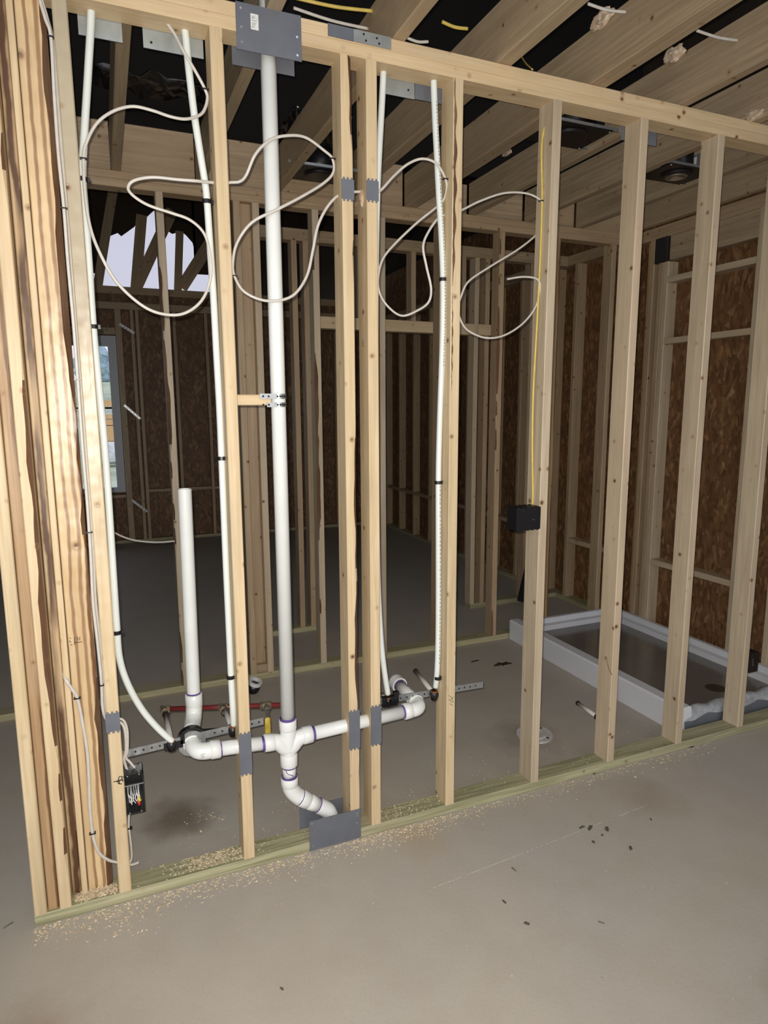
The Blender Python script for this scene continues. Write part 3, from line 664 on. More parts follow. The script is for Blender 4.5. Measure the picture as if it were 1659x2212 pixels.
for k in range(9):
    xx = -1.198+.0046*k; pts = [(xx, .060, .378), (xx+rnd.uniform(-.003, .004), .014, .372+rnd.uniform(-.004, .004)), (xx+rnd.uniform(-.004, .006), .008, .356), (xx+rnd.uniform(-.005, .006), .010, .340+rnd.uniform(-.006, .004)), (xx+rnd.uniform(-.004, .004), .035, .335)]
    MB().tube(smooth_path(pts, 4), .0014, 6).build('wire', M['paper'] if k % 3 else M['nm'], bx, bx.location)
wn_ = MB().tube([(-1.166, .010, .362), (-1.164, .006, .352), (-1.163, .004, .345)], 0, 10, rr=[.002, .0045, .006]).build('wire_nut', M['handle'], bx, bx.location); wn_['label'] = 'yellow wire nut'
wn_ = MB().tube([(-1.168, .012, .347), (-1.165, .006, .336), (-1.165, .004, .330)], 0, 10, rr=[.006, .0055, .004]).build('wire_nut', M['rubber'], bx, bx.location); wn_['label'] = 'red wire nut'
def closed_box(label, x0, x1, y0, y1, z0, z1):
    t = thing('electrical_box', label, 'electrical box', ((x0+x1)/2, (y0+y1)/2, z0)); b = MB(); b.box(x0, x1, y0, y1, z0, z1)
    n = 5
    for k in range(n):
        xx = x0+(x1-x0)*(k+.2)/n; b.box(xx, xx+(x1-x0)/n*.55, y0, y1, z0-.003, z0); b.box(xx, xx+(x1-x0)/n*.55, y0, y1, z1, z1+.003)
    b.build('box_shell', M['black'], t, t.location)
    bb = MB()
    for sx in (.25, .75): bb.tube([((x0*(1-sx)+x1*sx), y0-.002, z1-.008), ((x0*(1-sx)+x1*sx), y0, z1-.008)], .003, 8)
    bb.build('screw', M['hole'], t, t.location); return t
k = closed_box('wide black box fixed to the stud below the yellow cable', .255, .3675, -.004, .060, 1.128, 1.215)
MB().box(.330, .338, -.006, -.004, 1.165, 1.168).build('bright_tab', M['chrome'], k, k.location)
k = closed_box('black box low on the rightmost near stud, above the shower pan', 1.628, 1.690, -.002, .062, .316, .412)
MB().box(1.650, 1.653, -.004, -.002, .345, .385).build('bright_tab', M['chrome'], k, k.location)
closed_box('black box cut by the right edge of the frame at mid height', 1.90, 1.994, .0, .060, 1.23, 1.32)

# marks on the wood: marker scribble, grade stamps
def strokes(par, polys, y, r=.0011, name='pencil_mark', mat='ink'):
    b = MB()
    for pl in polys: b.tube([(x, y, z) for x, z in pl], r, 5, flat=.4)
    o = b.build(name, M[mat], par, par.location)
    return o
def SP(*pp): return [(at(px, py, 'y', 0).x, at(px, py, 'y', 0).z) for px, py in pp]
strokes(S1, [SP((245, 1689), (252, 1687), (260, 1685), (267, 1684)), SP((258, 1692), (256, 1682), (258, 1677), (262, 1677), (264, 1681), (260, 1686), (252, 1689)), SP((254, 1691), (258, 1693), (263, 1693)), SP((264, 1686), (266, 1688)), SP((265, 1677), (267, 1679))], -.0008, .0016, 'marker_scribble')
def SPw(*pp): return [(at(px, py, 'y', .045).x, at(px, py, 'y', .045).z) for px, py in pp]
strokes(wide, [SPw((161, 1376), (161, 1393)), SPw((167, 1375), (168, 1383), (172, 1382), (172, 1376)), SPw((162, 1388), (172, 1387), (177, 1386)), SPw((150, 1378), (153, 1379)), SPw((150, 1384), (153, 1388)), SPw((152, 1392), (156, 1394))], .0446, .0010, 'grade_stamp')
strokes(S5, [SP((969, 1502), (977, 1508)), SP((972, 1512), (980, 1505)), SP((969, 1510), (976, 1518)), SP((976, 1510), (980, 1518)), SP((971, 1520), (978, 1524))], -.0008, .0009, 'grade_stamp')
def SPf(y, x, *pp): 
    r = []
    for px, py in pp:
        q = at(px, py, 'x', x); r.append((x-.0006, q.y, q.z))
    return r
for st_, x, pp in ((S4, -.354, (((782, 734), (786, 736), (782, 741)), ((787, 736), (783, 746)), ((783, 748), (788, 746)))), (S5, -.038, (((958, 740), (962, 745)), ((962, 738), (959, 750)), ((964, 742), (963, 750))))):
    b = MB()
    for pl in pp: b.tube(SPf(0, x, *pl), .0009, 5)
    b.build('grade_stamp', M['greyink'], st_, st_.location)

b = MB(); b.tube(smooth_path([at(1310, 1418, 'x', .7735), at(1314, 1440, 'x', .7730), at(1322, 1458, 'x', .7725)], 4), .0016, 6); b.build('splinter', M['bark'], S7, S7.location)
# ------------------------------------------------------------------ second wall (far side of the bathroom)
Y2 = 1.600
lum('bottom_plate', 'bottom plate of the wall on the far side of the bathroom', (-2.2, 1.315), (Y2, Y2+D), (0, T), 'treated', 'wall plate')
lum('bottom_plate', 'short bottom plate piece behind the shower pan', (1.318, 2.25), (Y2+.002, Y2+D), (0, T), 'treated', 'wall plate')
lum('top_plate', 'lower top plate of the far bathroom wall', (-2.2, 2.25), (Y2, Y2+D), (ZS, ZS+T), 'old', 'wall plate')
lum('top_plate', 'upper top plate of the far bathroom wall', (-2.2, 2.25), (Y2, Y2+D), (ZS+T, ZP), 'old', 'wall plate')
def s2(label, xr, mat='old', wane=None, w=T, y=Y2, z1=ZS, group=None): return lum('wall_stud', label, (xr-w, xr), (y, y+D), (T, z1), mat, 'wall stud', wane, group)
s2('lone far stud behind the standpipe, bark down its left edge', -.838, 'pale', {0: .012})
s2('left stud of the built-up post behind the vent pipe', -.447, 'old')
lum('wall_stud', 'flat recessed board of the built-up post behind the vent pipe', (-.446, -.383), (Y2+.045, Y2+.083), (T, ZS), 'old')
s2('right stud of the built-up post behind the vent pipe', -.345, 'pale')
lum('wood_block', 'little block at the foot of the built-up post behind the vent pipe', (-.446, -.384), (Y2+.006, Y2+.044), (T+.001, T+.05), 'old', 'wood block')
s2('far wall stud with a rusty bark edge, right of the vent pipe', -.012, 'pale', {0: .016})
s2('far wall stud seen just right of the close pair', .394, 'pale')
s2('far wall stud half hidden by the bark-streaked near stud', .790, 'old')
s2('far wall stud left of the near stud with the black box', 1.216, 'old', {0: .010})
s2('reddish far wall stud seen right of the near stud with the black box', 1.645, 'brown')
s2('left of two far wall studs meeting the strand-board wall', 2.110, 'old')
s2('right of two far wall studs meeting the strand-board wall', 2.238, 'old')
# third wall (closet front)
Y3 = 2.30
lum('bottom_plate', 'short bottom plate left of the closet doorway', (-.36, .20), (Y3, Y3+D), (0, T), 'treated', 'wall plate')
lum('bottom_plate', 'bottom plate right of the closet doorway', (1.42, 2.25), (Y3, Y3+D), (0, T), 'treated', 'wall plate')
lum('top_plate', 'top plate of the closet front wall', (-.36, 2.25), (Y3, Y3+D), (ZS, ZP), 'old', 'wall plate')
lum('door_header', 'yellowish header board over the closet doorway', (.20, 1.655), (Y3, Y3+D), (2.135, 2.215), 'fresh', 'header')
for x, l, mt in ((.055, 'outer king stud of the closet doorway, left side', 'old'), (.135, 'middle stud left of the closet doorway', 'old'), (.20, 'trimmer stud at the left of the closet doorway', 'pale'), (1.455, 'trimmer stud at the right of the closet doorway', 'pale'), (1.545, 'king stud right of the closet doorway', 'old'), (1.95, 'closet front stud in the dark near the right wall', 'old')):
    lum('wall_stud', l, (x-T, x), (Y3, Y3+D), (T, ZS), mt)
for x, l in ((.52, 'left'), (.93, 'middle'), (1.34, 'right')):
    lum('cripple_stud', l+' short cripple stud above the closet header', (x-T, x), (Y3, Y3+D), (2.216, ZS), 'old', 'cripple stud')

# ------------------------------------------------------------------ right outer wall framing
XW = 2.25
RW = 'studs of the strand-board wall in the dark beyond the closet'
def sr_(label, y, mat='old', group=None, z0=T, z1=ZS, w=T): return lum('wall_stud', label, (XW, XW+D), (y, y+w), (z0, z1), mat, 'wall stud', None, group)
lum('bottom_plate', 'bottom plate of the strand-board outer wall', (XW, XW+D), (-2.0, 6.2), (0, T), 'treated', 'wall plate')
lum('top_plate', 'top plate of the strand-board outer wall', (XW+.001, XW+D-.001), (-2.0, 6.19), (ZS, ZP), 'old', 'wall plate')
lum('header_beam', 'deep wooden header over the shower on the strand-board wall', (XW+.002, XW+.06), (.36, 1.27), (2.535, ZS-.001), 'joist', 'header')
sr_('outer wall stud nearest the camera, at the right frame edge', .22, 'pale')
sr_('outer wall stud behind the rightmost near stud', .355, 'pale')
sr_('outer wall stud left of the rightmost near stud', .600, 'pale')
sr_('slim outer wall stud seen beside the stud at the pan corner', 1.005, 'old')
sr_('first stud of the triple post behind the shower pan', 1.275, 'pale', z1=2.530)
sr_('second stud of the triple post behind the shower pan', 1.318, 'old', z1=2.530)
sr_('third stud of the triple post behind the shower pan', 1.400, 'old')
lum('shading_block', 'dark block for the shading at the head of the triple post', (XW-.004, XW+.03), (1.29, 1.395), (2.533, 2.688), 'shading_black', 'wood block', axis=2)  # block added for the dark shading at the post head
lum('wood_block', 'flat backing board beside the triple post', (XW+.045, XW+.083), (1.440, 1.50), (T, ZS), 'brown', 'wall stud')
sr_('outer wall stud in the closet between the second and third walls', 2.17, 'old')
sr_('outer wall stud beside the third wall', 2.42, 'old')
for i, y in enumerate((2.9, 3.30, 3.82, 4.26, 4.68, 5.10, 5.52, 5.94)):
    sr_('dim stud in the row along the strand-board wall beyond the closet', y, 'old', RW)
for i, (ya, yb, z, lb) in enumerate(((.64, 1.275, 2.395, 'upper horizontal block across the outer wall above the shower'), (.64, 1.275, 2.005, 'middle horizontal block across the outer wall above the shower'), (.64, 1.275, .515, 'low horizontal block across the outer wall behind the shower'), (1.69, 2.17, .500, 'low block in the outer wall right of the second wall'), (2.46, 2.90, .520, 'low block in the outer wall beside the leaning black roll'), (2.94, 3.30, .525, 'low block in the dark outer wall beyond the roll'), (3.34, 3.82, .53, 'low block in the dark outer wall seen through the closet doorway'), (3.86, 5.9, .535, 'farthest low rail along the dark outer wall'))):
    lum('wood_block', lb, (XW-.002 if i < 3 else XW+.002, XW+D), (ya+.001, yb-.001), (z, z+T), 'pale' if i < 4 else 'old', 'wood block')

# ------------------------------------------------------------------ far wall, its studs and window
YF = 6.20
lum('bottom_plate', 'bottom plate of the far wall with the window', (-2.89, 2.25), (YF, YF+D), (0, T), 'treated', 'wall plate')
lum('top_plate', 'top plates of the far wall under the pale gable', (-2.89, 2.249), (YF, YF+D-.002), (ZP-.05, ZP+.03), 'old', 'wall plate')
FS = [(-.935, 'double stud beside the far window'), (-.80, 'far wall stud right of the window trimmer'), (-.745, 'slim far wall stud a hand right of the window'), (-.335, 'far wall stud left of the standpipe top'), (.03, 'far wall stud right of the second water pipe'), (.44, None), (.85, None), (1.26, None), (1.67, None)]
for x, l in FS:
    lum('wall_stud', l or 'dim far wall stud behind the closet doorway', (x-T-(.03 if x == -.935 else 0), x), (YF, YF+D), (T, ZP-.051), 'old', 'wall stud', None, None if l else 'dim far wall studs behind the closet')
lum('window_sill_board', 'rough sill board under the far window', (WX0, WX1), (YF, YF+D), (WZ0-T-.03, WZ0-.03), 'old', 'wood block')
lum('window_header', 'rough header board above the far window', (WX0, WX1), (YF, YF+D), (WZ1+.01, WZ1+.09), 'old', 'header')
for xa, xb, l in ((-.744, -.374, 'low block in the far wall right of the window'), (-.334, -.009, 'low block in the far wall behind the standpipe'), (.031, .401, 'low block in the far wall behind the vent pipe')):
    lum('wood_block', l, (xa, xb), (YF+.002, YF+D), (.60, .60+T), 'old', 'wood block')
wb = MB(); f = .055
wb.box(WX0, WX1, 6.22, 6.31, WZ1-f-.06, WZ1); wb.box(WX0, WX1, 6.22, 6.31, WZ0, WZ0+f); wb.box(WX0, WX0+f, 6.22, 6.31, WZ0, WZ1); wb.box(WX1-.09, WX1, 6.20, 6.31, WZ0, WZ1)
wf = structure('window_1', wb, M['window'])
rl = MB().box(WX0+f, WX1-.09, 6.25, 6.28, 1.595, 1.615).build('window_rail', M['hole'], wf, (0, 0, 0))
MB().box(WX0+f, WX1-.09, 6.262, 6.266, WZ0+f, WZ1-f).build('window_glass', M['glass'], wf, (0, 0, 0))
for i, (a, c, l) in enumerate((((-.954, 2.552), (-.801, 2.455), 'uppermost of three short bright straps beside the far window'), ((-.962, 1.638), (-.794, 1.476), 'middle of three short bright straps beside the far window'), ((-.945, .520), (-.782, .370), 'lowest of three short straps beside the far window'))):
    t = thing('metal_strap', l, 'metal strap', (a[0], 6.19, a[1])); A = Vector((a[0], 6.192, a[1])); Bq = Vector((c[0], 6.192, c[1])); d = (Bq-A).normalized(); nrm = Vector((-d.z, 0, d.x))*.014
    b = MB(); vs = [A+nrm, Bq+nrm, Bq-nrm, A-nrm]; vs += [q+Vector((0, .004, 0)) for q in vs]; b.add(vs, [(3, 2, 1, 0), (4, 5, 6, 7), (0, 1, 5, 4), (1, 2, 6, 5), (2, 3, 7, 6), (3, 0, 4, 7)]); b.build('strap', M['galv'], t, t.location)
    for k in range(5):
        q = A.lerp(Bq, (k+.5)/5); MB().tube([q+Vector((0, -.006, 0)), q+Vector((0, -.001, 0))], 0, 8, rr=[.006, .011]).build('screw_head', M['chrome'], t, t.location)

# pale gable wrap with truss webs before it
structure('trim_1', MB().box(-1.36, .56, 7.03, 7.035, 3.0, 4.25), M['wrap'])
b = MB(); poly = [(150, 590), (226, 590), (232, 512), (254, 503), (262, 510), (272, 503), (290, 490), (300, 476), (318, 468), (332, 455), (345, 460), (352, 492), (372, 505), (392, 500), (402, 508), (416, 524), (424, 556), (421, 592), (560, 600)]
vs = []
for (px, py) in poly:
    q = at(px, py, 'y', 6.99); vs += [(q.x, 6.99, q.z), (q.x, 6.99, 4.76), (q.x, 7.0, q.z), (q.x, 7.0, 4.76)]
for k in range(len(poly)-1):
    o = 4*k; b.add([vs[o+j] for j in (0, 1, 4, 5, 2, 3, 6, 7)], [(0, 2, 3, 1), (4, 5, 7, 6), (0, 4, 6, 2)])
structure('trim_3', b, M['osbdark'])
for i, (p, q, w, l) in enumerate((((208, 640), (246, 400), .10, 'leftmost slanting truss web before the pale gable'), ((292, 640), (306, 465), .12, 'upright truss web before the pale gable'), ((296, 618), (372, 455), .13, 'truss web slanting up to the right before the pale gable'), ((384, 630), (388, 500), .09, 'short upright truss web at the right of the pale gable'), ((392, 622), (470, 500), .14, 'broad slanting truss web at the right end of the pale gable'))):
    A = at(p[0], p[1], 'y', 6.5+.05*i); Bq = at(q[0], q[1], 'y', 6.5+.05*i); L = (Bq-A).length; ang = math.atan2(Bq.x-A.x, Bq.z-A.z)
    o = lum('truss_web', l, (-w/2, w/2), (-.02, .02), (0, L), 'old', 'truss web'); o.location = A; o.rotation_euler = (0, ang, 0)
lum('truss_chord', 'long bottom chord of the trusses above the far wall', (-2.89, 2.2), (6.40, 6.44), (2.86, 3.0), 'old', 'truss chord')

# ------------------------------------------------------------------ ceiling joists and what hangs between them
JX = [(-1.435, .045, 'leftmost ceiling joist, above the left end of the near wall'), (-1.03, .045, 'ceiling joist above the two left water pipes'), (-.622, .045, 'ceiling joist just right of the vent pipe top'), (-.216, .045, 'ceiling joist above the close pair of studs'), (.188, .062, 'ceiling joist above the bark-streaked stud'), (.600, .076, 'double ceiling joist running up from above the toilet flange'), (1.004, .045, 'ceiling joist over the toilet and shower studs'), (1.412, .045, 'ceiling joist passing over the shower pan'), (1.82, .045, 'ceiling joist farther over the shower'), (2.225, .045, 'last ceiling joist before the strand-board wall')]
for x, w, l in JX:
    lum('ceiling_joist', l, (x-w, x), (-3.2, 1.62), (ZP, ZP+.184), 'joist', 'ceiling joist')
edges = [(-2.2, -1.48)]+[(JX[i][0], JX[i+1][0]-JX[i+1][1]) for i in range(len(JX)-1)]
rl_ = ['far left', 'leftmost', 'second', 'third', 'fourth', 'fifth', 'sixth', 'seventh', 'eighth', 'ninth']
for i, (a, c) in enumerate(edges):
    lum('rim_block', rl_[i]+' rim block between the joists above the far bathroom wall', (a+.001, c-.001), (1.645, 1.683), (ZP, ZP+(.24 if i < 6 else .184)), 'old', 'wood block', axis=0)
# attic: near-black sheet standing in for the darkness past the far wall
structure('trim_2', MB().box(-2.89, 2.35, 1.70, 1.72, 3.02, 4.74), M['attic_dark'])
rnd = random.Random(9)
def sheen(label, c, sx, sy, sz, seed):
    r = random.Random(seed); b = MB(); n, m_ = 14, 8; vs = []; fs = []
    for i in range(n+1):
        for j in range(m_+1):
            u, v = i/n-.5, j/m_-.5; vs.append((c[0]+u*sx, c[1]+v*sy+.01*math.sin(i*1.7), c[2]+sz*(mnoise.noise(Vector((u*6+seed, v*6, 0))))+.02*math.sin(j*2+i)))
    for i in range(n):
        for j in range(m_): a = i*(m_+1)+j; fs.append((a, a+1, a+m_+2, a+m_+1))
    b.add(vs, fs, 0, True); o = b.build('plastic_film', M['blackfilm']); s = o.modifiers.new('thick', 'SOLIDIFY'); s.thickness = .002; return tag(o, label, 'plastic film')
sheen('crumpled black film above the joists behind the vent pipe', (-.12, 1.34, 2.99), .30, .35, .08, 2)
sheen('black film glinting above the far rim board at the left', (-.85, 1.45, 3.12), .55, .20, .05, 6)
def can(label, x, y, z, tilt=0, tagc=True, s=1.0):
    t = thing('recessed_light', label, 'ceiling light', (x, y, z)); b = MB(); b.box(x-.15*s, x+.15*s, y-.11*s, y+.11*s, z, z+.004)
    b.build('mounting_pan', M['black'], t, t.location)
    b = MB(); b.tube([(x, y, z-.012), (x, y, z-.010), (x, y, z+.12), (x, y, z+.124)], 0, 28, rr=[.072*s, .078*s, .078*s, .06*s]); b.build('can_housing', M['black'], t, t.location)
    b = MB(); b.box(x+.10*s, x+.145*s, y-.06*s, y+.06*s, z+.005, z+.10); jb = b.build('junction_box', M['zinc' if tagc else 'black'], t, t.location)
    if tagc: MB().box(x+.098*s, x+.0995*s, y-.03, y+.025, z+.03, z+.09).build('label_sticker', M['paper'], jb, t.location).location = (0, 0, 0)
    for sy in (-.10, .10): MB().box(x-.19*s, x+.19*s, y+sy*s-.006, y+sy*s+.006, z+.004, z+.018).build('hanger_bar', M['galv'], t, t.location)
    for sx, sy in ((-.14, -.10), (.14, -.10), (.14, .10)): MB().tube([(x+sx*s, y+sy*s, z-.004), (x+sx*s, y+sy*s, z)], .006, 8).build('screw', M['chrome'], t, t.location)
    return t
can('black recessed light between joists above the toilet flange', .768, .43, 2.775, tagc=False)
can('recessed light with silver reflector and white tag above the shower', 1.60, .62, 2.775)
can('black recessed light glinting behind the vent pipe loop', -.08, 1.36, 2.79, tagc=False)
t = bpy.data.objects['recessed_light.001']
b = MB(); b.tube([(1.60, .62, 2.755), (1.60, .62, 2.760), (1.60, .62, 2.772)], 0, 24, rr=[.030, .052, .056]); b.build('silver_reflector', M['chrome'], t, t.location)
def rod(label, a, c, mat, r=.005): cable(label, [a, Vector(a).lerp(Vector(c), .5)+Vector((0, 0, -.006)), c], mat, r=r)
rod('yellow cable crossing high between joists right of the vent pipe top', at(640, -4, 'z', 2.93), at(806, 24, 'z', 2.93), 'yellow', .006)
rod('short yellow cable high between joists above the bark-streaked stud', at(955, 47, 'z', 2.93), at(1010, 62, 'z', 2.93), 'yellow', .006)
rod('white cable crossing above the splice plate', at(634, 17, 'z', 2.84), at(795, 62, 'z', 2.84), 'nm', .005)
rod('bit of white cable above the top plate beside a joist', at(880, 82, 'z', 2.84), at(925, 90, 'z', 2.84), 'nm', .005)
rod('white cable end entering the double joist at the top', at(1270, 8, 'z', 2.88), at(1352, 26, 'z', 2.88), 'nm', .005)
rod('white cable end entering the next joist near the right edge', at(1505, 66, 'z', 2.88), at(1600, 88, 'z', 2.88), 'nm', .005)
cable('thin yellow cable rising behind the top plate between two joists', [at(1125, 120, 'z', 2.95), at(1136, 137, 'z', 2.86), at(1150, 150, 'z', 2.80)], 'yellow', r=.0035)
def lump(label, c, s, seed):
    bm = bmesh.new(); bmesh.ops.create_icosphere(bm, subdivisions=3, radius=1)
    for v in bm.verts: v.co = Vector((v.co.x*s[0], v.co.y*s[1], v.co.z*s[2]))*(1+.55*mnoise.noise(v.co*1.6+Vector((seed, 0, 0)))+.3*mnoise.noise(v.co*5+Vector((0, seed, 0))))
    me = bpy.data.meshes.new('wood_splinters'); bm.to_mesh(me); bm.free(); me.materials.append(M['scrap'])
    o = bpy.data.objects.new('wood_splinters', me); COL.objects.link(o); o.location = c; return tag(o, label, 'wood splinters')
lump('splintered pale wood around a hole in the double joist', at(1303, 40, 'x', .520), (.02, .045, .028), 1)
lump('splintered pale wood around a hole in the joist near the right edge', at(1455, 118, 'x', .955), (.02, .05, .026), 5)
lump('splintered pale wood at the far right joist above the top plate', at(1625, 252, 'x', 1.362), (.02, .05, .022), 9)
lump('splintered wood around the cable hole between the close pair of studs', (-.3575, .040, 2.285), (.006, .012, .022), 21)
lump('small pale splinters on the joist end behind the stud with the yellow cable', at(1095, 328, 'x', .955), (.015, .04, .02), 13)

# ------------------------------------------------------------------ shower pan
t = thing('shower_pan', 'large white shower pan on the slab against the strand-board wall', 'shower pan', (1.78, .85, 0))
x0, x1, y0, y1 = 1.322, 2.246, .112, 1.596
b = MB()                                                 # front curb
prof = [(x0, 0), (x0, .128), (x0+.006, .138), (x0+.066, .138), (x0+.074, .130), (x0+.080, .045)]
vs = []; fs = []; n = len(prof)
for yy in (y0, y1):
    for (px, pz) in prof: vs.append((px, yy, pz))
for k in range(n-1): fs.append((k, k+n, k+n+1, k+1))
fs.append(tuple(range(n))); fs.append(tuple(range(2*n-1, n-1, -1))); fs.append((0, n-1, 2*n-1, n)); b.add(vs, fs); b.build('front_curb', M['acrylic'], t, t.location)
b = MB(); b.box(x0+.078, x1-.05, y0+.05, y1-.05, .020, .046); b.build('pan_floor', M['panfloor'], t, t.location)
def rim(name, xa, xb, ya, yb, inner, mat='acrylic'):
    b = MB(); b.box(xa, xb, ya, yb, 0, .082)
    if inner == 'x': b.box(xb-.028, xb, ya, yb, .082, .118)
    elif inner == 'y1': b.box(xa, xb, yb-.028, yb, .082, .118)
    return b.build(name, M[mat], t, t.location)
rim('rear_rim', x1-.075, x1, y0, y1, 'x'); rim('far_rim', x0+.075, x1-.074, y1-.075, y1, 'y1')
# near rim wrapped in crumpled film, sagging grey side
b = MB(); n = 40; vs = []; fs = []
prof = [(-.006, 0), (-.006, .055), (-.004, .075), (.004, .108), (.022, .122), (.045, .112), (.058, .080), (.062, .045)]
for i in range(n+1):
    xx = x0+.03+(x1-x0-.03)*i/n; rr = random.Random(i); g = min(1, i/4)
    for j, (py, pz) in enumerate(prof):
        wv = .007*math.sin(i*.8+j)+rr.uniform(-.002, .002); vs.append((xx, y0+py+wv*.4*(j > 1), pz*(.72+.28*g)+(wv if 2 <= j < 7 else 0)))
m_ = len(prof)
for i in range(n):
    for j in range(m_-1): a = i*m_+j; fs.append((a, a+m_, a+m_+1, a+1))
b.add(vs, fs, 0, True, mis=[(1 if j < 2 else 0) for i in range(n) for j in range(m_-1)])
nr = b.build('near_rim', [M['film'], M['steel']], t, t.location); nr['label'] = 'near rim wrapped in crumpled film'
MB().tube([(1.86, .36, .0462), (1.86, .36, .0468)], .055, 24).build('drain_hole', M['damp'], t, t.location)

# ------------------------------------------------------------------ toilet flange, floor bits
fc = Vector((.668, .392, 0)); t = thing('toilet_flange', 'round white toilet flange set in the slab behind the near wall', 'toilet flange', fc)
b = MB(); b.ring(fc+Vector((0, 0, .001)), (0, 0, 1), .045, .088, .007, 36); b.ring(fc+Vector((0, 0, .001)), (0, 0, 1), .044, .056, .012, 32); b.build('flange_ring', M['foam'], t, t.location)
MB().tube([fc+Vector((0, 0, .002)), fc+Vector((0, 0, .007))], .044, 32).build('knockout_disc', M['foam'], t, t.location)
for k in range(4):
    a = .5+k*PI/2; q = fc+Vector((math.cos(a)*.070, math.sin(a)*.070, .008)); MB().tube([q, q+Vector((0, 0, .0012))], .007, 10).build('bolt_slot', M['hole'], t, t.location)
def blob(name, label, cat, c, r, mat, seed, asp=1.0, rot=0.0, h=.0012, n=26):
    rnd = random.Random(seed); vs = [(0, 0, h)]; fs = []
    for k in range(n):
        a = 2*PI*k/n; rr = r*(1+.38*math.sin(2*a+seed)+.22*math.sin(5*a+seed*2)+.15*rnd.uniform(-1, 1)); x, y = rr*math.cos(a), rr*asp*math.sin(a)
        vs.append((x*math.cos(rot)-y*math.sin(rot), x*math.sin(rot)+y*math.cos(rot), h*.4))
    for k in range(n): fs.append((0, 1+k, 1+(k+1) % n))
    m = len(vs); vs += [(v[0], v[1], 0) for v in vs[1:]]
    for k in range(n): fs.append((1+k, m+k, m+(k+1) % n, 1+(k+1) % n))
    o = MB().add(vs, fs).build(name, M[mat], None, (0, 0, 0), (0, 0, 0)); o.location = c; return tag(o, label, cat)
blob('damp_patch', 'dark wet patch on the slab left of the shower pan', 'stain', at(1086, 1434, 'z', 0), .050, 'damp', 3, .55, .3, .0006)
blob('damp_patch', 'small dark patch on the slab beside the larger wet one', 'stain', at(1026, 1428, 'z', 0), .024, 'damp', 8, .6, .2, .0006)
c = at(1482, 1611, 'z', .0); blob('mud_clod', 'clod of dark mud on the bottom plate at the stud by the pan corner', 'mud', (c.x, c.y+.0, .0005), .032, 'mud', 4, .6, .2, .006)
c = at(1281, 1667, 'z', .0); blob('mud_clod', 'flat dark clod against the bottom plate right of the toilet flange', 'mud', (c.x, c.y, .0005), .020, 'mud', 6, .6, .4, .006)
for k, (px, py, r, l) in enumerate(((1257, 1787, .010, 'leftmost of the cluster of dark crumbs on the open floor'), (1275, 1788, .014, 'largest crumb of the cluster on the open floor'), (1311, 1791, .013, 'faint smudged crumb at the right of the floor cluster'), (1282, 1819, .008, 'crumb nearest the camera in the floor cluster'), (1301, 1804, .006, 'tiny dark crumb beside the chalk line'), (1362, 1832, .010, 'lone dark crumb right of the floor cluster'), (1406, 1770, .006, 'lone small crumb up right of the floor cluster'), (1089, 1948, .007, 'lone dark crumb in the middle of the open floor'), (609, 2136, .006, 'dark crumb on the floor at the bottom of the frame'), (1138, 1995, .009, 'dull crumb low on the open floor'))):
    blob('dirt_crumb', l, 'dirt crumb', at(px, py, 'z', .0), r, 'mud', k+20, .7, k*.7, .003, 12)
a, c = at(935, 1918, 'z', 0), at(1400, 1738, 'z', 0)
b = MB(); rnd = random.Random(2)
for k in range(90):
    if rnd.random() < .25: continue
    p = a.lerp(c, k/90); q = a.lerp(c, (k+rnd.uniform(.5, 1.1))/90); w = rnd.uniform(.0006, .0014); b.box(min(p.x, q.x), max(p.x, q.x), p.y-w, p.y+w, 0, .0004)
tag(b.build('chalk_line', M['foam']), 'thin broken white chalk line across the open floor', 'chalk mark')
def splinter(label, px, py, L, ang, mat='mud'):
    p = at(px, py, 'z', 0); d = Vector((math.cos(ang), math.sin(ang), 0))*L/2; o = MB().tube([p-d+Vector((0, 0, .002)), p+Vector((0, 0, .0025)), p+d+Vector((0, 0, .002))], .0016, 6).build('wood_sliver', M[mat]); tag(o, label, 'wood sliver')
splinter('thin dark sliver on the open floor below the chalk line', 1110, 1879, .022, 1.7); splinter('thin dark sliver low in the middle of the floor', 1299, 1994, .018, 2.3); splinter('dark sliver on the floor left of the wall end', 18, 2000, .030, .6)
splinter('pale shaving curl on the floor below the wall end', 345, 1960, .022, .6, 'shaving')
# sawdust and shavings, uncountable
b = MB(); rnd = random.Random(11)
def chip(p, s, z):
    a = rnd.uniform(0, 6.28); u = Vector((math.cos(a), math.sin(a), rnd.uniform(-.3, .3)))*s; v = Vector((-math.sin(a), math.cos(a), rnd.uniform(-.4, .4)))*s*rnd.uniform(.25, .7); c = Vector((p[0], p[1], z+s*.25))
    b.add([c-u-v, c+u-v*.6, c+u*.8+v, c-u*.7+v, c+Vector((0, 0, s*.35))], [(0, 1, 4), (1, 2, 4), (2, 3, 4), (3, 0, 4), (3, 2, 1, 0)])
for k in range(2400):                                    # drift in front of the plate
    x = rnd.choice((rnd.uniform(-1.49, -.62), rnd.gauss(-.25, .18), rnd.uniform(-1.5, 1.4))); y = -abs(rnd.gauss(0, .040))-.003; chip((x, y), rnd.uniform(.0014, .0050), 0)
for k in range(900): chip((rnd.uniform(-1.375, -1.25), rnd.uniform(.004, .043)), rnd.uniform(.0015, .004), T+rnd.uniform(0, .012))
for k in range(700): chip((rnd.gauss(-.93, .07), rnd.uniform(.01, .086)), rnd.uniform(.0015, .005), T)
for k in range(260): chip((rnd.uniform(-1.2, 1.2), rnd.uniform(.004, .085)), rnd.uniform(.0012, .003), T)
for k in range(200): chip((rnd.gauss(-.21, .07), rnd.uniform(.004, .085)), rnd.uniform(.0015, .004), T)
for k in range(420): chip((rnd.uniform(-1.2, 1.3), .095+abs(rnd.gauss(0, .12))), rnd.uniform(.0012, .0038), 0)
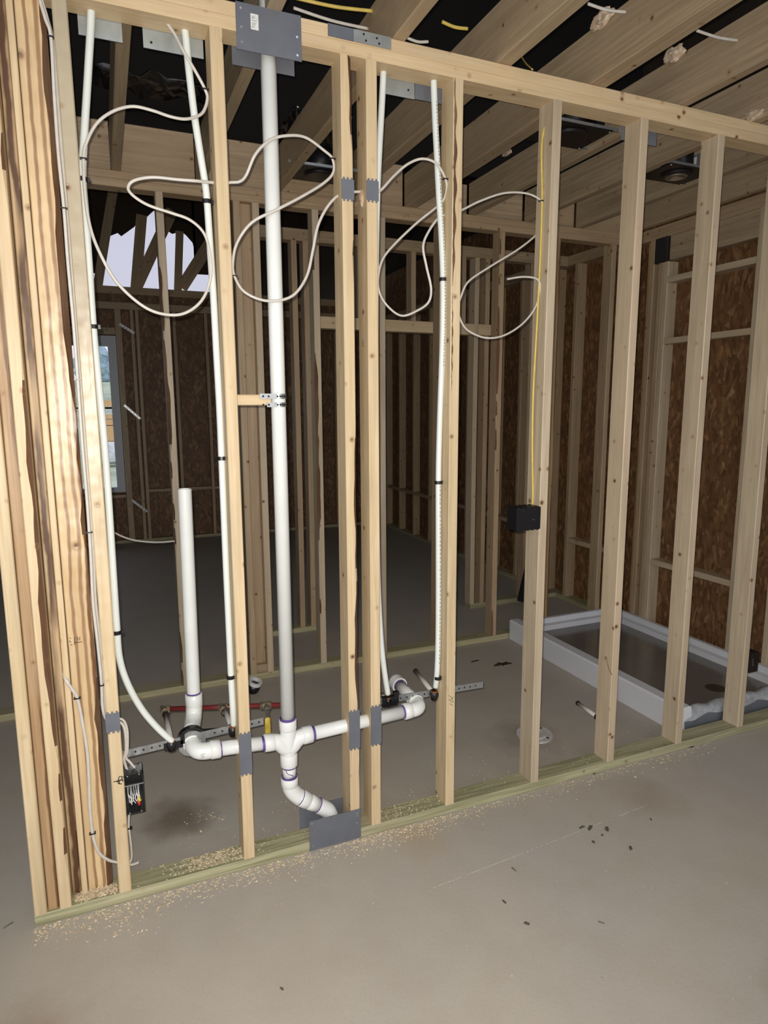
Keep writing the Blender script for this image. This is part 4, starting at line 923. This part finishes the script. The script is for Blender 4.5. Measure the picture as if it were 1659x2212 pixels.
for k in range(26): chip((rnd.gauss(-.93, .05), rnd.gauss(.36, .03)), rnd.uniform(.002, .006), 0)
for k in range(260): chip((rnd.uniform(-2, 1.6), rnd.uniform(-1.4, -.05)), rnd.uniform(.0010, .0026), 0)
for k in range(40): chip((rnd.gauss(-1.24, .03), rnd.gauss(-.12, .02)), rnd.uniform(.002, .005), 0)
tag(b.build('sawdust', M['shaving']), 'sawdust and small shavings strewn along the bottom plate and slab', 'sawdust', kind='stuff')

# round cap on the floor behind the left stud
c = at(549, 1480, 'y', 1.42); c = Vector((c.x, 1.42, .05)); t = thing('pipe_cap', 'black rubber cap with a white rim on the floor near the far wall', 'pipe cap', (c.x, c.y, 0))
d = Vector((.25, -.25, .9)).normalized(); b = MB(); b.tube([c-d*.045, c-d*.03, c+d*.01], 0, 20, rr=[.026, .036, .038]); b.build('cap_body', M['black'], t, t.location)
MB().ring(c+d*.010, d, .028, .0385, .020, 24).build('white_rim', M['pvc'], t, t.location)
# leaning black roll
A = Vector((1.98, 2.12, .0)); t = thing('material_roll', 'black wrapped roll leaning against the wall behind the stud with the box', 'material roll', A)
A = at(1129, 1296, 'y', 2.12); A.z = .06; Bq = at(1168, 1135, 'y', 2.20); d = (Bq-A).normalized()
b = MB(); b.tube([A, Bq], .047, 20); b.build('roll_body', M['roll'], t, t.location)
b = MB(); rr = random.Random(3); s = .04
side = d.cross(Vector((0, 1, 0))).normalized()
while s < .30:
    w = rr.uniform(.006, .012); p = A+d*s-side*.030+Vector((0, -.0375, 0)); b.tube([p, p+d*w], .0042, 6, flat=.3); s += w+rr.uniform(.003, .007)
b.build('roll_lettering', M['greyink' if False else 'zinc'], t, t.location)
q = at(1185, 1133, 'y', 2.19); MB().box(q.x-.018, q.x+.018, 2.188, 2.190, q.z-.03, q.z+.03).build('roll_tag', M['paper'], t, t.location)
q = at(1182, 1112, 'y', 2.2); b = MB(); b.box(q.x-.03, q.x+.03, 2.195, 2.235, q.z-.03, q.z+.03); b.build('roll_end', M['roll'], t, t.location)

# ------------------------------------------------------------------ outside, through the far window
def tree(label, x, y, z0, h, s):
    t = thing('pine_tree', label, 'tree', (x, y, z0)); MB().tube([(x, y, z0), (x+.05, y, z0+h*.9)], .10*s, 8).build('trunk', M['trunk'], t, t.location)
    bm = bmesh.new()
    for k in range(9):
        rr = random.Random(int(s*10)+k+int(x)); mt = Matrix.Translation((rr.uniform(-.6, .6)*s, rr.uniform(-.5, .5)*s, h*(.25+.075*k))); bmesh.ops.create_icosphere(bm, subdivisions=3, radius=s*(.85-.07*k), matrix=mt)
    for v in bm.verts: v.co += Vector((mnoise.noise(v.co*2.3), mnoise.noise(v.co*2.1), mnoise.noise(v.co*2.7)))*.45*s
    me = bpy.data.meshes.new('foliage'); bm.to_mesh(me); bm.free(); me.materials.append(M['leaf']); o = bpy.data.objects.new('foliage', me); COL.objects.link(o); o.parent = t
for px, y, h, s, l in ((218, 47, 3.4, .75, 'haze-blue pine at the left edge of the visible window glass'), (238, 49, 3.0, .7, 'haze-blue pine in the middle of the visible window glass'), (190, 48, 3.3, .8, 'haze-blue pine outside, hidden behind the leftmost water pipe'), (263, 50, 3.2, .7, 'haze-blue pine outside, just right of the window opening')):
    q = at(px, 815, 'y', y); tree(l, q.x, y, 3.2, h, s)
Yo = 24.0
a = at(196, 962, 'y', Yo); c = at(262, 865, 'y', Yo)
t = thing('lumber_stack', 'tan lumber stack standing on the lot outside the far window', 'lumber stack', (a.x, Yo, -.35))
for (pa, pb, l) in ((865, 878, 'board'), (896, 904, 'board'), (906, 918, 'board'), (920, 953, 'crate_side'), (954, 962, 'board')):
    q = at(230, pb, 'y', Yo); p = at(230, pa, 'y', Yo); MB().box(a.x, c.x, Yo, Yo+1.2, q.z, p.z).build(l, M['crate'], t, t.location)
for xx in (a.x+.05, (a.x+c.x)/2+.9, c.x-.15): MB().box(xx, xx+.12, Yo+.15, Yo+1.1, -.35, c.z-.02).build('post', M['trunk'], t, t.location)
p = at(228, 881, 'y', Yo); q = at(243, 893, 'y', Yo); MB().box(p.x, q.x, Yo-.03, Yo-.01, q.z, p.z).build('paper_tag', M['paper'], t, t.location)
p = at(228, 978, 'y', 22.0); o = lump('crumpled white sheet on the lot in front of the lumber stack', (p.x, 22.0, .05), (.75, .4, .36), 3); o.name = 'plastic_sheet'; o['category'] = 'plastic sheet'; o.data.materials[0] = M['cloth']
